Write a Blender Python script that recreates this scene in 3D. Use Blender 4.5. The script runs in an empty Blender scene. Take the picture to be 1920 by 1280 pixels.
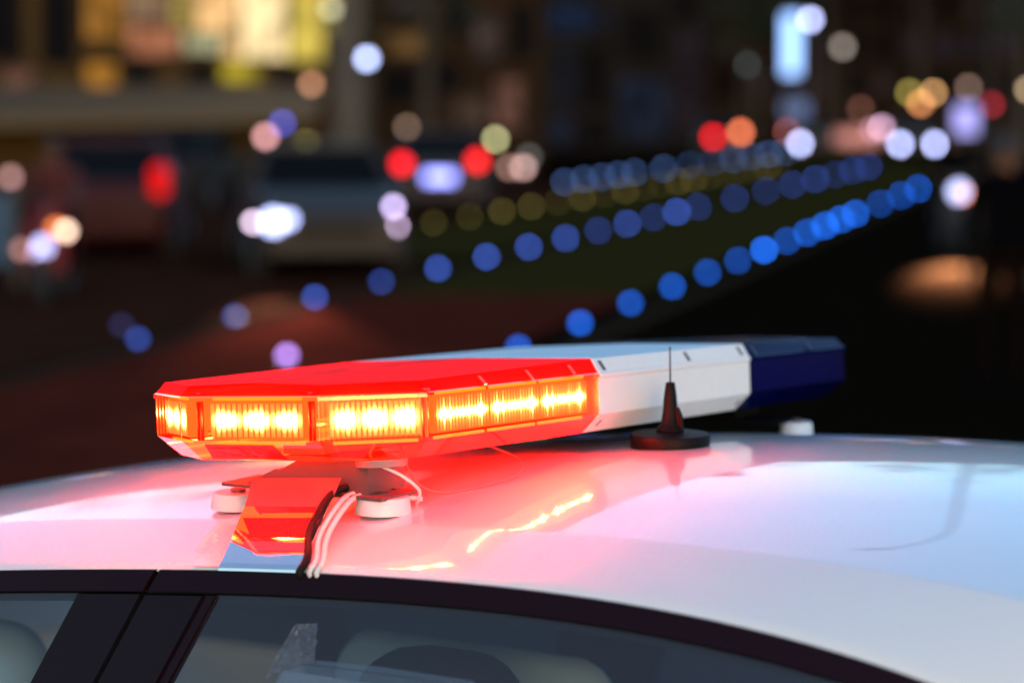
import bpy, bmesh, math, random
from mathutils import Vector, Matrix

R = random.Random(7)
rad = math.radians
sc = bpy.context.scene
COL = sc.collection

# ------------------------------------------------------------------ camera, sky, sun, exposure
EXPO = 2.17
K = 2.0 ** -EXPO                       # lamps are written in display units, so they follow the exposure
CAM_Z = 1.92
PITCH = math.atan(440 / 4533.3)

cam = bpy.data.cameras.new("camera")
cam.lens = 85
cam.sensor_width = 36
cam.clip_start = 0.05
cam.clip_end = 2000
cam.dof.use_dof = True
cam.dof.focus_distance = 2.80
cam.dof.aperture_fstop = 2.45
cam_ob = bpy.data.objects.new("camera", cam)
COL.objects.link(cam_ob)
cam_ob.location = (0, 0, CAM_Z)
cam_ob.rotation_euler = (rad(90) - PITCH, 0, 0)
sc.camera = cam_ob

world = bpy.data.worlds.new("World")
sc.world = world
world.use_nodes = True
wn = world.node_tree.nodes
sky = wn.new("ShaderNodeTexSky")
sky.sky_type = "NISHITA"
sky.sun_disc = False
SUN_EL, SUN_AZ = rad(4.4), rad(170)
sky.sun_elevation = SUN_EL
sky.sun_rotation = SUN_AZ
sky.altitude = 0
sky.air_density = 1.0
sky.dust_density = 1.0
sky.ozone_density = 2.6
world.node_tree.links.new(sky.outputs[0], wn["Background"].inputs[0])
wn["Background"].inputs[1].default_value = 0.15

sun = bpy.data.lights.new("sun", "SUN")
sun.energy = 0.03
sun.angle = rad(15)
sun.color = (1.0, 0.9, 0.82)
sun_ob = bpy.data.objects.new("sun", sun)
COL.objects.link(sun_ob)
sd = Vector((math.sin(SUN_AZ) * math.cos(SUN_EL), math.cos(SUN_AZ) * math.cos(SUN_EL), math.sin(SUN_EL)))
sun_ob.rotation_euler = sd.to_track_quat("Z", "Y").to_euler()

vs = sc.view_settings
sc.display_settings.display_device = "sRGB"
vs.view_transform = "Standard"
vs.look = "None"
vs.exposure = EXPO
vs.gamma = 1.0
vs.use_curve_mapping = False
sc.render.engine = "CYCLES"
cy = sc.cycles
cy.use_denoising = True
cy.denoiser = "OPENIMAGEDENOISE"
cy.use_adaptive_sampling = False
cy.max_bounces = 8
cy.diffuse_bounces = 3
cy.glossy_bounces = 4
cy.transmission_bounces = 6
cy.transparent_max_bounces = 14
cy.sample_clamp_indirect = 6
cy.caustics_reflective = False
cy.caustics_refractive = False
cy.use_light_tree = True

# ------------------------------------------------------------------ helpers
def lin(c):
    return tuple((v / 255 / 12.92) if v / 255 <= 0.04045 else ((v / 255 + 0.055) / 1.055) ** 2.4 for v in c)

def at(px, py, Y):
    """Point Y metres ahead that is seen at pixel (px, py) of the 1920 x 1280 frame."""
    c, s = math.cos(PITCH), math.sin(PITCH)
    dx, dv = (px - 960) / 4533.3, (640 - py) / 4533.3
    v = Vector((dx, c + dv * s, -s + dv * c))
    v *= Y / v.y
    return Vector((v.x, v.y, v.z + CAM_Z))

def nodes(m):
    m.use_nodes = True
    return m.node_tree.nodes, m.node_tree.links

def mat(name, color, rough=0.5, metal=0.0, coat=0.0, spec=0.5, vary=0.0, scale=6.0, bump=0.0, coat_rough=0.03):
    m = bpy.data.materials.new(name)
    n, l = nodes(m)
    b = n["Principled BSDF"]
    b.inputs["Base Color"].default_value = (*color, 1)
    b.inputs["Roughness"].default_value = rough
    b.inputs["Metallic"].default_value = metal
    b.inputs["Coat Weight"].default_value = coat
    b.inputs["Coat Roughness"].default_value = coat_rough
    b.inputs["Specular IOR Level"].default_value = spec
    if vary or bump:
        tc = n.new("ShaderNodeTexCoord")
        nz = n.new("ShaderNodeTexNoise")
        nz.inputs["Scale"].default_value = scale
        nz.inputs["Detail"].default_value = 6
        nz.inputs["Roughness"].default_value = 0.65
        l.new(tc.outputs["Object"], nz.inputs["Vector"])
        if vary:
            mr = n.new("ShaderNodeMapRange")
            mr.inputs[1].default_value = 0.3
            mr.inputs[2].default_value = 0.7
            mr.inputs[3].default_value = 1 - vary
            mr.inputs[4].default_value = 1 + vary
            l.new(nz.outputs[0], mr.inputs[0])
            mx = n.new("ShaderNodeVectorMath")
            mx.operation = "SCALE"
            mx.inputs[0].default_value = color
            l.new(mr.outputs[0], mx.inputs["Scale"])
            l.new(mx.outputs[0], b.inputs["Base Color"])
        if bump:
            bp = n.new("ShaderNodeBump")
            bp.inputs["Strength"].default_value = bump
            bp.inputs["Distance"].default_value = 0.01
            l.new(nz.outputs[0], bp.inputs["Height"])
            l.new(bp.outputs[0], b.inputs["Normal"])
    return m

_em = {}
def emit(name, color, strength):
    """A glowing surface; strength in display units."""
    key = (name, tuple(round(c, 3) for c in color), round(strength, 2))
    if key in _em:
        return _em[key]
    m = bpy.data.materials.new(name)
    n, l = nodes(m)
    n.remove(n["Principled BSDF"])
    e = n.new("ShaderNodeEmission")
    e.inputs[0].default_value = (*color, 1)
    e.inputs[1].default_value = strength * K
    l.new(e.outputs[0], n["Material Output"].inputs[0])
    _em[key] = m
    return m

def glass(name, tint, rough=0.0, gloss=1.0, frost=0.0, frost_col=(0.5, 0.5, 0.5)):
    """Thin tinted pane or plastic: tinted straight-through light, some scatter, a Fresnel gloss."""
    m = bpy.data.materials.new(name)
    n, l = nodes(m)
    n.remove(n["Principled BSDF"])
    tr = n.new("ShaderNodeBsdfTransparent")
    tr.inputs[0].default_value = (*tint, 1)
    cur = tr.outputs[0]
    if frost:
        tl = n.new("ShaderNodeBsdfTranslucent")
        tl.inputs[0].default_value = (*frost_col, 1)
        df = n.new("ShaderNodeBsdfDiffuse")
        df.inputs[0].default_value = (*frost_col, 1)
        a = n.new("ShaderNodeMixShader")
        a.inputs[0].default_value = 0.35
        l.new(tl.outputs[0], a.inputs[1]); l.new(df.outputs[0], a.inputs[2])
        b = n.new("ShaderNodeMixShader")
        b.inputs[0].default_value = frost
        l.new(cur, b.inputs[1]); l.new(a.outputs[0], b.inputs[2])
        cur = b.outputs[0]
    gl = n.new("ShaderNodeBsdfGlossy")
    gl.inputs["Roughness"].default_value = rough
    gl.inputs[0].default_value = (gloss, gloss, gloss, 1)
    fr = n.new("ShaderNodeFresnel")
    fr.inputs[0].default_value = 1.5
    mx = n.new("ShaderNodeMixShader")
    l.new(fr.outputs[0], mx.inputs[0]); l.new(cur, mx.inputs[1]); l.new(gl.outputs[0], mx.inputs[2])
    l.new(mx.outputs[0], n["Material Output"].inputs[0])
    return m

class MB:
    """Collects faces; build() links them as one mesh object."""
    def __init__(self):
        self.v, self.f, self.m, self.uv = [], [], [], {}
    def face(self, pts, m=0, uv=None):
        i = len(self.v)
        self.v += [tuple(p) for p in pts]
        self.f.append(tuple(range(i, i + len(pts))))
        self.m.append(m)
        if uv: self.uv[len(self.f) - 1] = uv
    def grid(self, rows, m=0, close=False):
        i = len(self.v)
        nc = len(rows[0])
        for r in rows: self.v += [tuple(p) for p in r]
        for a in range(len(rows) - 1):
            for b in range(nc if close else nc - 1):
                c = (b + 1) % nc
                self.f.append((i + a * nc + b, i + a * nc + c, i + (a + 1) * nc + c, i + (a + 1) * nc + b))
                self.m.append(m)
    def box(self, lo, hi, m=0, M=None):
        x0, y0, z0 = lo; x1, y1, z1 = hi
        p = [Vector(q) for q in ((x0,y0,z0),(x1,y0,z0),(x1,y1,z0),(x0,y1,z0),(x0,y0,z1),(x1,y0,z1),(x1,y1,z1),(x0,y1,z1))]
        if M is not None: p = [M @ q for q in p]
        i = len(self.v)
        self.v += [tuple(q) for q in p]
        for q in ((0,3,2,1),(4,5,6,7),(0,1,5,4),(1,2,6,5),(2,3,7,6),(3,0,4,7)):
            self.f.append(tuple(i + k for k in q)); self.m.append(m)
    def tube(self, pts, r, seg=8, m=0, caps=True):
        pts = [Vector(p) for p in pts]
        rs = r if isinstance(r, (list, tuple)) else [r] * len(pts)
        rows, up = [], None
        for k, p in enumerate(pts):
            t = (pts[min(k + 1, len(pts) - 1)] - pts[max(k - 1, 0)]).normalized()
            if up is None:
                up = t.cross(Vector((0.3, 0.9, 0.2)))
                if up.length < 0.05: up = t.cross(Vector((1, 0, 0)))
            up = (up - t * up.dot(t)).normalized()
            w = t.cross(up)
            rows.append([p + (up * math.cos(2 * math.pi * j / seg) + w * math.sin(2 * math.pi * j / seg)) * rs[k] for j in range(seg)])
        self.grid(rows, m, close=True)
        if caps:
            self.face(rows[0][::-1], m); self.face(rows[-1], m)
    def lathe(self, prof, c=(0, 0, 0), seg=24, m=0, M=None):
        rows = []
        for r, z in prof:
            q = [Vector((c[0] + r * math.cos(2 * math.pi * j / seg), c[1] + r * math.sin(2 * math.pi * j / seg), c[2] + z)) for j in range(seg)]
            rows.append([M @ k for k in q] if M is not None else q)
        self.grid(rows, m, close=True)
        self.face(rows[0][::-1], m); self.face(rows[-1], m)
    def ball(self, c, r, m=0, seg=12, ring=8, s=(1, 1, 1)):
        rows = []
        for a in range(ring + 1):
            t = math.pi * a / ring
            rr = max(math.sin(t), 1e-3)
            rows.append([(c[0] + r * s[0] * rr * math.cos(2 * math.pi * j / seg), c[1] + r * s[1] * rr * math.sin(2 * math.pi * j / seg), c[2] - r * s[2] * math.cos(t)) for j in range(seg)])
        self.grid(rows, m, close=True)
    def prism(self, poly, d, m=0):
        """poly: 3-D points; d: extrusion vector."""
        d = Vector(d); a = [Vector(p) for p in poly]; b = [p + d for p in a]
        self.face(a[::-1], m); self.face(b, m)
        for i in range(len(a)):
            j = (i + 1) % len(a)
            self.face((a[i], a[j], b[j], b[i]), m)
    def mesh(self, name, mats, smooth=False):
        me = bpy.data.meshes.new(name)
        me.from_pydata(self.v, [], self.f)
        for q in (mats if isinstance(mats, (list, tuple)) else [mats]): me.materials.append(q)
        me.polygons.foreach_set("material_index", self.m)
        if self.uv:
            ul = me.uv_layers.new(name="UVMap")
            for fi, uv in self.uv.items():
                for li, q in zip(me.polygons[fi].loop_indices, uv): ul.data[li].uv = q
        bm = bmesh.new(); bm.from_mesh(me)
        bmesh.ops.remove_doubles(bm, verts=bm.verts, dist=1e-6)
        bmesh.ops.recalc_face_normals(bm, faces=bm.faces)
        bm.to_mesh(me); bm.free()
        if smooth is not False:
            me.polygons.foreach_set("use_smooth", [True] * len(me.polygons))
            if smooth is not True: me.set_sharp_from_angle(angle=rad(smooth))
        me.update()
        return me
    def build(self, name, mats, parent=None, smooth=False, loc=None):
        o = bpy.data.objects.new(name, self.mesh(name, mats, smooth))
        COL.objects.link(o)
        if parent is not None: o.parent = parent
        if loc is not None: o.location = loc
        return o

def tag(o, label=None, cat=None, group=None, kind=None):
    if label: o["label"] = label
    if cat: o["category"] = cat
    if group: o["group"] = group
    if kind: o["kind"] = kind
    return o

def empty(name, loc=(0, 0, 0), rz=0.0):
    o = bpy.data.objects.new(name, None)
    o.empty_display_size = 0.1
    COL.objects.link(o)
    o.location = loc
    o.rotation_euler = (0, 0, rz)
    return o

def copy_tree(o, parent=None):
    c = o.copy(); COL.objects.link(c)
    if parent is not None: c.parent = parent
    for ch in [q for q in sc.objects if q.parent == o]: copy_tree(ch, c)
    return c

def bev(o, w, seg=2):
    b = o.modifiers.new("bevel", "BEVEL")
    b.width = w; b.segments = seg; b.limit_method = "ANGLE"; b.angle_limit = rad(35)
    b.harden_normals = False
    return o

def poly(c, x):
    r = 0.0
    for k in c: r = r * x + k
    return r

def dpoly(c):
    n = len(c) - 1
    return [k * (n - i) for i, k in enumerate(c[:-1])]

# ------------------------------------------------------------------ materials
asphalt = mat("asphalt", (0.0065, 0.0038, 0.0022), 0.85, vary=0.35, scale=2.0, bump=0.25, spec=0.0)
paving = mat("paving", (0.040, 0.013, 0.007), 0.8, vary=0.3, scale=1.5, spec=0.0)
lawn = mat("lawn_grass", (0.034, 0.025, 0.006), 0.9, vary=0.5, scale=3.0, spec=0.0)
kerb_m = mat("kerb_stone", (0.03, 0.022, 0.014), 0.8, vary=0.2, spec=0.0)
white_paint = mat("white_car_paint", (0.74, 0.74, 0.74), 0.35, coat=1.0, coat_rough=0.02, spec=0.4)
def dusty(m):
    n, l = nodes(m)
    b = n["Principled BSDF"]
    tc = n.new("ShaderNodeTexCoord")
    v = n.new("ShaderNodeTexVoronoi"); v.inputs["Scale"].default_value = 85
    nz = n.new("ShaderNodeTexNoise"); nz.inputs["Scale"].default_value = 7; nz.inputs["Detail"].default_value = 5
    l.new(tc.outputs["Object"], v.inputs["Vector"]); l.new(tc.outputs["Object"], nz.inputs["Vector"])
    lt = n.new("ShaderNodeMath"); lt.operation = "LESS_THAN"; lt.inputs[1].default_value = 0.055
    l.new(v.outputs["Distance"], lt.inputs[0])
    sp = n.new("ShaderNodeSeparateColor"); l.new(v.outputs["Color"], sp.inputs[0])
    g2 = n.new("ShaderNodeMath"); g2.operation = "GREATER_THAN"; g2.inputs[1].default_value = 0.8
    l.new(sp.outputs[0], g2.inputs[0])
    mu = n.new("ShaderNodeMath"); mu.operation = "MULTIPLY"; l.new(lt.outputs[0], mu.inputs[0]); l.new(g2.outputs[0], mu.inputs[1])
    mx = n.new("ShaderNodeMix"); mx.data_type = "RGBA"
    mx.inputs[6].default_value = b.inputs["Base Color"].default_value; mx.inputs[7].default_value = (0.40, 0.39, 0.38, 1)
    l.new(mu.outputs[0], mx.inputs[0]); l.new(mx.outputs[2], b.inputs["Base Color"])
    mr = n.new("ShaderNodeMapRange")
    for i, q in enumerate((0.3, 0.7, 0.012, 0.045)): mr.inputs[i + 1].default_value = q
    l.new(nz.outputs[0], mr.inputs[0]); l.new(mr.outputs[0], b.inputs["Coat Roughness"])
dusty(white_paint)
gloss_black = mat("gloss_black_trim", (0.012, 0.004, 0.007), 0.10, spec=0.08)  # maroon tint puts the bar's red light into the black
satin_black = mat("satin_black_film", (0.010, 0.006, 0.010), 0.35, spec=0.08)
rubber = mat("black_rubber", (0.006, 0.006, 0.006), 0.7, spec=0.2)
black_plastic = mat("black_plastic", (0.003, 0.003, 0.003), 0.55, spec=0.12)
white_plastic = mat("white_plastic", (0.74, 0.74, 0.75), 0.42, vary=0.02, scale=40, spec=0.12)
white_cable_m = mat("white_cable_sheath", (0.70, 0.68, 0.66), 0.4)
steel = mat("polished_steel", (0.88, 0.86, 0.86), 0.03, metal=0.97)
tyre_m = mat("tyre_rubber", (0.012, 0.012, 0.012), 0.85)
rim_m = mat("wheel_rim", (0.35, 0.35, 0.37), 0.35, metal=0.9)
car_glass = glass("tinted_car_glass", (0.86, 0.91, 0.94), gloss=0.8, frost=0.09, frost_col=(0.42, 0.34, 0.44))  # lilac haze imitates dust and the red glow on the panes
interior_m = mat("dark_interior", (0.018, 0.018, 0.024), 0.8)
seat_m = mat("pale_seat_fabric", (0.40, 0.58, 0.66), 0.85)
seat_dark = mat("dark_seat_fabric", (0.035, 0.025, 0.045), 0.85)
red_lens_m = glass("red_lens", (0.98, 0.72, 0.60), rough=0.03, frost=0.26, frost_col=(0.92, 0.015, 0.008))
red_top_m = glass("red_lens_top", (0.5, 0.03, 0.02), rough=0.4, gloss=0.06, frost=0.72, frost_col=(0.90, 0.010, 0.006))
blue_lens_m = glass("blue_lens", (0.012, 0.02, 0.30), rough=0.15, gloss=0.32, frost=0.45, frost_col=(0.006, 0.014, 0.30))
clear_sleeve = glass("clear_plastic_sleeve", (0.80, 0.80, 0.84), rough=0.12, frost=0.16, frost_col=(0.70, 0.72, 0.78))
tape_m = glass("crumpled_tape", (0.75, 0.72, 0.78), rough=0.12, frost=0.55, frost_col=(0.75, 0.70, 0.80))
paper_m = mat("white_paper", (0.84, 0.90, 0.90), 0.8)
dark_hole = mat("punched_hole", (0.03, 0.03, 0.04), 0.8)

# ------------------------------------------------------------------ the ground
def structure(name, mb, m, smooth=False):
    return tag(mb.build(name, m, None, smooth), kind="structure")

DX = 0.25                                  # the promenade runs away to the right: 0.25 m per metre
def row_x(x0, y0, y): return x0 + DX * (y - y0)

g = MB()
g.grid([[(x, y, 0) for x in (-600, -60, -20, 0, 20, 60, 600)] for y in (-300, -20, 10, 40, 90, 200, 1200)])
structure("ground", g, asphalt)
def strip(name, x0, x1, y0, y1, z, m, n=12):
    s = MB()
    s.grid([[(row_x(x0, 20, y0 + (y1 - y0) * k / n), y0 + (y1 - y0) * k / n, z), (row_x(x1, 20, y0 + (y1 - y0) * k / n), y0 + (y1 - y0) * k / n, z)] for k in range(n + 1)])
    return structure(name, s, m)
strip("lawn", -2.7, 0.15, 24.5, 84, 0.008, lawn)
glare_red = mat("red_glare_paving", (0.080, 0.014, 0.008), 0.9, vary=0.35, scale=1.2, spec=0.0)  # red glare of the light bar, painted into the ground colour
strip("red_glare_path", -2.75, 0.16, 9, 24.5, 0.010, glare_red)
strip("far_lawn", -6.1, -3.15, 30, 106, 0.008, lawn)
strip("pavement", -14, -6.3, 9, 60, 0.006, paving)
strip("promenade", -6.2, -2.95, 8, 29, 0.004, paving)
for nm, x in (("kerb", 0.62), ("kerb", -2.78)):
    k = MB()
    a, b = row_x(x, 20, 9), row_x(x, 20, 84)
    k.prism([(a, 9, 0), (a + 0.15, 9, 0), (b + 0.15, 84, 0), (b, 84, 0)], (0, 0, 0.03))
    structure(nm, k, kerb_m)
# ------------------------------------------------------------------ the police car
YAW = 0.5533
CX, CY = -0.0938, 2.67
car = empty("police_car", (CX, CY, 0), -YAW)      # local x along the car, y across it (away), z up
tag(car, "white police car with black window frames carrying the lit light bar", "car")

PE = [-0.04558419489587607, -0.08352407, -0.09649598, 0.05775146, -0.49465360]
PD = [0.053740024, 0.045772235, -0.0032505946, 0.0340654055]
PC = [0.006455957, 0.003862825, 0.033191404]
def edge_z(l):
    l0, l1 = -0.55, 0.72
    q = min(max(l, l0), l1)
    z = poly(PE, q)
    d = dpoly(PE)
    if l < l0: z += poly(d, l0) * (l - l0) - 0.12 * (l - l0) ** 2
    if l > l1: z += poly(d, l1) * (l - l1) - 0.30 * (l - l1) ** 2
    return z + CAM_Z
def crown_z(l, a):
    q = min(max(l, -0.55), 0.72)
    t = abs((a - 0.46) / 0.49)
    return edge_z(l) + poly(PD, q) + poly(PC, l) * (1 - min(t, 1.0) ** 2.2) + (-0.01295 + 0.008577 * q) * (min(max(a, -0.03), 0.95) + 0.03)
def roof_z(l, a):
    if -0.03 <= a <= 0.95: return crown_z(l, a)
    e = -0.03 if a < -0.03 else 0.95
    s = (-0.03 - a) if a < -0.03 else (a - 0.95)
    k = min(s / 0.11, 1.0)
    zc = crown_z(l, e)
    ze = edge_z(l) + (0 if a < 0 else -0.0127 + 0.0084 * min(max(l, -0.55), 0.72))
    return zc + (ze - zc) * (0.80 * k + 0.20 * k * k)

As = [-0.1405, -0.1395, -0.136, -0.13, -0.11, -0.09, -0.07, -0.05, -0.036, -0.031, -0.027, -0.02, 0.0] + [0.04 * k for k in range(1, 24)] + [0.935, 0.945, 0.953, 0.97, 0.99, 1.01, 1.03, 1.05, 1.06]
L0, L1 = -1.05, 1.06
ls = [L0 + (L1 - L0) * k / 84 for k in range(85)]
rm = MB()
rows = []
for l in ls:
    r = []
    for i, a in enumerate(As):
        z = roof_z(l, max(a, -0.14))
        if i == 0: z -= 0.005
        elif i == 1: z -= 0.004
        elif i == 2: z -= 0.0008
        r.append((l, a, z))
    r.insert(0, (l, -0.137, r[0][2] - 0.002))
    r.append((l, 1.058, r[-1][2] - 0.012))
    rows.append(r)
rm.grid(rows)
rm.build("roof", white_paint, car, True)

# side of the greenhouse: measured as depth h below the roof edge; leans outwards going down
def side(l, h, off=0.0, far=False):
    a = -0.145 - 0.35 * h + off
    if far: a = 0.92 - a
    return Vector((l, a, edge_z(l) - h))
SILL = 0.93
def side_to(l, z, off=0.0, far=False):
    return side(l, edge_z(l) - z, off, far)
def lean(l0, h): return l0 - 0.45 * (h - 0.03)      # the door pillars lean

def band(name, m, h0, h1, la, lb, off0, off1, far=False, n=40, depth=0.014, parent=car, lean_a=False, lean_b=False):
    b = MB(); rows = []
    for k in range(n + 1):
        t = k / n
        r = []
        for h, o in ((h0, off0 + depth), (h0, off0), (h1, off1), (h1, off1 + depth)):
            qa = lean(la, h) if lean_a else la
            qb = lean(lb, h) if lean_b else lb
            r.append(side(qa + (qb - qa) * t, h, o, far))
        rows.append(r)
    b.grid(rows)
    b.face(rows[0]); b.face(rows[-1][::-1])
    return b.build(name, m, parent, 40)

for far in (False, True):
    band("roof_seal", rubber, 0.000, 0.040, L0, L1, 0.018, 0.016, far, depth=0.02)
    # upper door frames, one for each door, with the gap of the door split between them
    band("door_frame", gloss_black, 0.0035, 0.0262, L0, -0.2868, 0.002, 0.000, far, lean_b=True, n=24)
    band("door_frame", gloss_black, 0.0035, 0.0262, -0.2792, L1, 0.002, 0.000, far, lean_a=True, n=40)
    # pillar covers
    HB = 0.50
    band("pillar_cover", satin_black, 0.0300, HB, -0.3775, -0.2885, 0.001, 0.001, far, lean_a=True, lean_b=True, n=4)
    band("pillar_cover", satin_black, 0.0308, HB, -0.2805, -0.1985, 0.001, 0.001, far, lean_a=True, lean_b=True, n=4)
    band("window_channel", gloss_black, 0.0308, HB, -0.1975, -0.1835, 0.005, 0.005, far, lean_a=True, lean_b=True, n=3)
    band("window_channel", rubber, 0.0300, HB, -0.3835, -0.3785, 0.004, 0.004, far, lean_a=True, lean_b=True, n=3)
    band("window_glass", car_glass, 0.0300, HB, -0.95, -0.384, 0.010, 0.010, far, lean_b=True, n=20, depth=0.004)
    band("window_glass", car_glass, 0.0310, HB, -0.183, 0.86, 0.010, 0.010, far, lean_a=True, n=30, depth=0.004)
    band("end_pillar", gloss_black, 0.0300, HB, L0, -0.945, 0.002, 0.002, far, n=3)
    band("end_pillar", gloss_black, 0.0310, HB, 0.855, L1, 0.002, 0.002, far, n=4)

# windscreen and rear window
for la, lb in ((L0, -1.60), (L1, 1.66)):
    b = MB()
    b.grid([[(la, -0.13 + 1.18 * k / 10, roof_z(la, -0.13 + 1.18 * k / 10) - 0.012) for k in range(11)],
            [(lb, -0.30 + 1.52 * k / 10, SILL + 0.02) for k in range(11)]])
    b.build("windscreen" if lb > 0 else "rear_window", car_glass, car, True)

# lower body, wheels
def body_rows(st, w0, cy0):
    """stations: (x, z_sill, z_belt, half width)."""
    rows = []
    for x, zs, zb, hw in st:
        zm = zs + (zb - zs) * 0.55
        rows.append([(x, cy0 - hw + 0.07, zs), (x, cy0 - hw + 0.01, zs + 0.12), (x, cy0 - hw, zm), (x, cy0 - hw + 0.05, zb - 0.03), (x, cy0 - hw + 0.11, zb),
                     (x, cy0 + hw - 0.11, zb), (x, cy0 + hw - 0.05, zb - 0.03), (x, cy0 + hw, zm), (x, cy0 + hw - 0.01, zs + 0.12), (x, cy0 + hw - 0.07, zs)])
    return rows
b = MB()
br = body_rows([(-2.25, 0.35, 0.70, 0.70), (-2.18, 0.22, 0.86, 0.82), (-1.7, 0.2, 0.93, 0.89), (-1.0, 0.2, 0.94, 0.90), (0.9, 0.2, 0.94, 0.90), (1.6, 0.2, 0.92, 0.88), (2.1, 0.22, 0.80, 0.82), (2.22, 0.34, 0.66, 0.70)], 0.9, 0.46)
# open the cabin: leave the deck out between the screens
for k in range(len(br) - 1):
    r0, r1 = br[k], br[k + 1]
    for j in range(9):
        if j == 4 and k in (2, 3, 4): continue
        b.face((r0[j], r0[j + 1], r1[j + 1], r1[j]))
b.face(br[0]); b.face(br[-1])
b.build("body", white_paint, car, 40)
fl = MB(); fl.box((-1.7, -0.30, 0.26), (1.6, 1.22, 0.30)); fl.build("cabin_floor", interior_m, car)
for x in (-1.4, 1.38):
    for y in (-0.36, 1.28):
        Mx = Matrix.Translation((x, y, 0.31)) @ Matrix.Rotation(rad(90), 4, "X")
        t = MB(); t.lathe([(0.20, -0.10), (0.30, -0.11), (0.31, -0.07), (0.31, 0.07), (0.30, 0.11), (0.20, 0.10)], seg=28, M=Mx)
        wh = t.build("wheel", tyre_m, car, 40)
        r = MB(); r.lathe([(0.05, -0.105), (0.205, -0.10), (0.205, 0.10), (0.05, 0.105)], seg=20, M=Mx)
        r.build("rim", rim_m, wh, 40)

# inside the car: headliner, seats, belts
hl = MB()
hl.grid([[(l, a, roof_z(l, a) - 0.05) for a in (-0.10, 0.1, 0.46, 0.8, 1.02)] for l in (-1.0, -0.5, 0, 0.5, 1.0)])
hl.build("headliner", mat("headliner_cloth", (0.22, 0.22, 0.24), 0.9), car, True)
def rounded(w, h, r, n=5):
    p = []
    for cx, cz, a0 in ((w - r, h - r, 0), (-w + r, h - r, 90), (-w + r, -h + r, 180), (w - r, -h + r, 270)):
        for k in range(n + 1):
            t = rad(a0 + 90 * k / n)
            p.append((cx + r * math.cos(t), cz + r * math.sin(t)))
    return p
def cushion(name, m, c, w, h, th, r, parent=car, axis="y", tilt=0.0):
    b = MB(); rows = []
    for k, s in ((-1, 0.80), (-0.7, 0.95), (0, 1.0), (0.7, 0.95), (1, 0.80)):
        row = []
        for x, z in rounded(w * s, h * s, r * s):
            v = Vector((x, k * th, z)) if axis == "y" else Vector((k * th, x, z))
            v = Matrix.Rotation(tilt, 3, "Y") @ v
            row.append(v + Vector(c))
        rows.append(row)
    b.grid(rows, close=True); b.face(rows[0]); b.face(rows[-1])
    return b.build(name, m, parent, 50)

cushion("seat_back", seat_m, (-0.262, 0.50, 0.93), 0.215, 0.265, 0.05, 0.05)
cushion("headrest", seat_dark, (-0.130, 0.22, 1.165), 0.112, 0.090, 0.05, 0.075)
cushion("headrest", seat_m, (-0.83, 0.12, 1.14), 0.13, 0.095, 0.05, 0.07)
cushion("seat_back", seat_m, (-0.86, 0.12, 0.80), 0.22, 0.27, 0.07, 0.08)
b = MB(); b.prism([(-0.99, 0.03, 1.10), (-0.72, 0.03, 1.222), (-0.72, 0.03, 1.245), (-0.99, 0.03, 1.125)], (0, 0.003, 0))
b.build("seat_belt", interior_m, car)

# paper in a punched plastic sleeve, stuck inside the rear door glass with tape
def gl_pt(l, h, off): return tuple(side(l, h, off))
slv = empty("paper_sleeve", (CX, CY, 0), -YAW)
tag(slv, "sheet of white paper in a punched clear sleeve behind the door glass", "paper")
def patch(pts, off, name, m, parent, th=0.0012):
    b = MB()
    d = Vector((0, th, 0))
    b.prism([gl_pt(l, h, off) for l, h in pts], d)
    return b.build(name, m, parent)
patch([(-0.080, 0.0935), (0.0455, 0.0962), (0.165, 0.1002), (0.165, 0.30), (-0.130, 0.30)], 0.018, "sleeve", clear_sleeve, slv)
patch([(-0.0812, 0.1082), (-0.0202, 0.1114), (0.06, 0.1158), (0.14, 0.120), (0.14, 0.29), (-0.135, 0.29)], 0.0205, "paper_sheet", paper_m, slv)
for k in range(46):
    t = k / 45
    l = -0.074 + 0.205 * t
    h = 0.0985 + 0.0045 * t + 0.002 * t * t
    patch([(l - 0.0008, h), (l + 0.0012, h + 0.0002), (l + 0.0012, h + 0.0012), (l - 0.0008, h + 0.001)], 0.0168, "punched_hole", dark_hole, slv, 0.0006)
# crumpled tape: a small wavy sheet
tp = MB(); rows = []
rr = random.Random(3)
for i in range(15):
    v = i / 14
    lft = -0.0885 + 0.020 * (1 - v) ** 1.3 - 0.0075 * v - 0.004
    rgt = -0.0435 + 0.006 * v - 0.002 * rr.random()
    row = []
    for j in range(11):
        u_ = j / 10
        h = 0.0572 + 0.0015 * (1 - u_) * (1 if i == 0 else 0) + v * (0.041 + 0.018 * (1 - u_) ** 2)
        row.append(gl_pt(lft + (rgt - lft) * u_, h, 0.0155 + 0.0022 * rr.random() ** 2))
    rows.append(row)
tp.grid(rows)
tp.build("tape", tape_m, slv)

# ------------------------------------------------------------------ the light bar
def frame(yaw, pit, rol):
    a = Vector((math.sin(yaw) * math.cos(pit), math.cos(yaw) * math.cos(pit), math.sin(pit)))
    l0 = Vector((math.cos(yaw), -math.sin(yaw), 0)); u0 = l0.cross(a)
    l = l0 * math.cos(rol) + u0 * math.sin(rol)
    return l, a, l.cross(a)
bl, ba, bu = frame(YAW, -0.0391, 0.066)
BO = Vector((CX, CY, CAM_Z - 0.3672))
bar = empty("light_bar", BO)
bar.matrix_world = Matrix(((bl.x, ba.x, bu.x, BO.x), (bl.y, ba.y, bu.y, BO.y), (bl.z, ba.z, bu.z, BO.z), (0, 0, 0, 1)))
tag(bar, "long roof light bar with lit red end, white middle and dark blue end", "light bar")
W, CA, CLn, S1, S2, BL = 0.389, 0.0713, 0.0964, 0.3881, 0.815, 1.1363
LENS_H = 0.0473
OCT = [(0, 0), (-CLn, -CA), (-W + CLn, -CA), (-W, 0), (-W, BL), (-W + CLn, BL + CA), (-CLn, BL + CA), (0, BL)]
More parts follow.
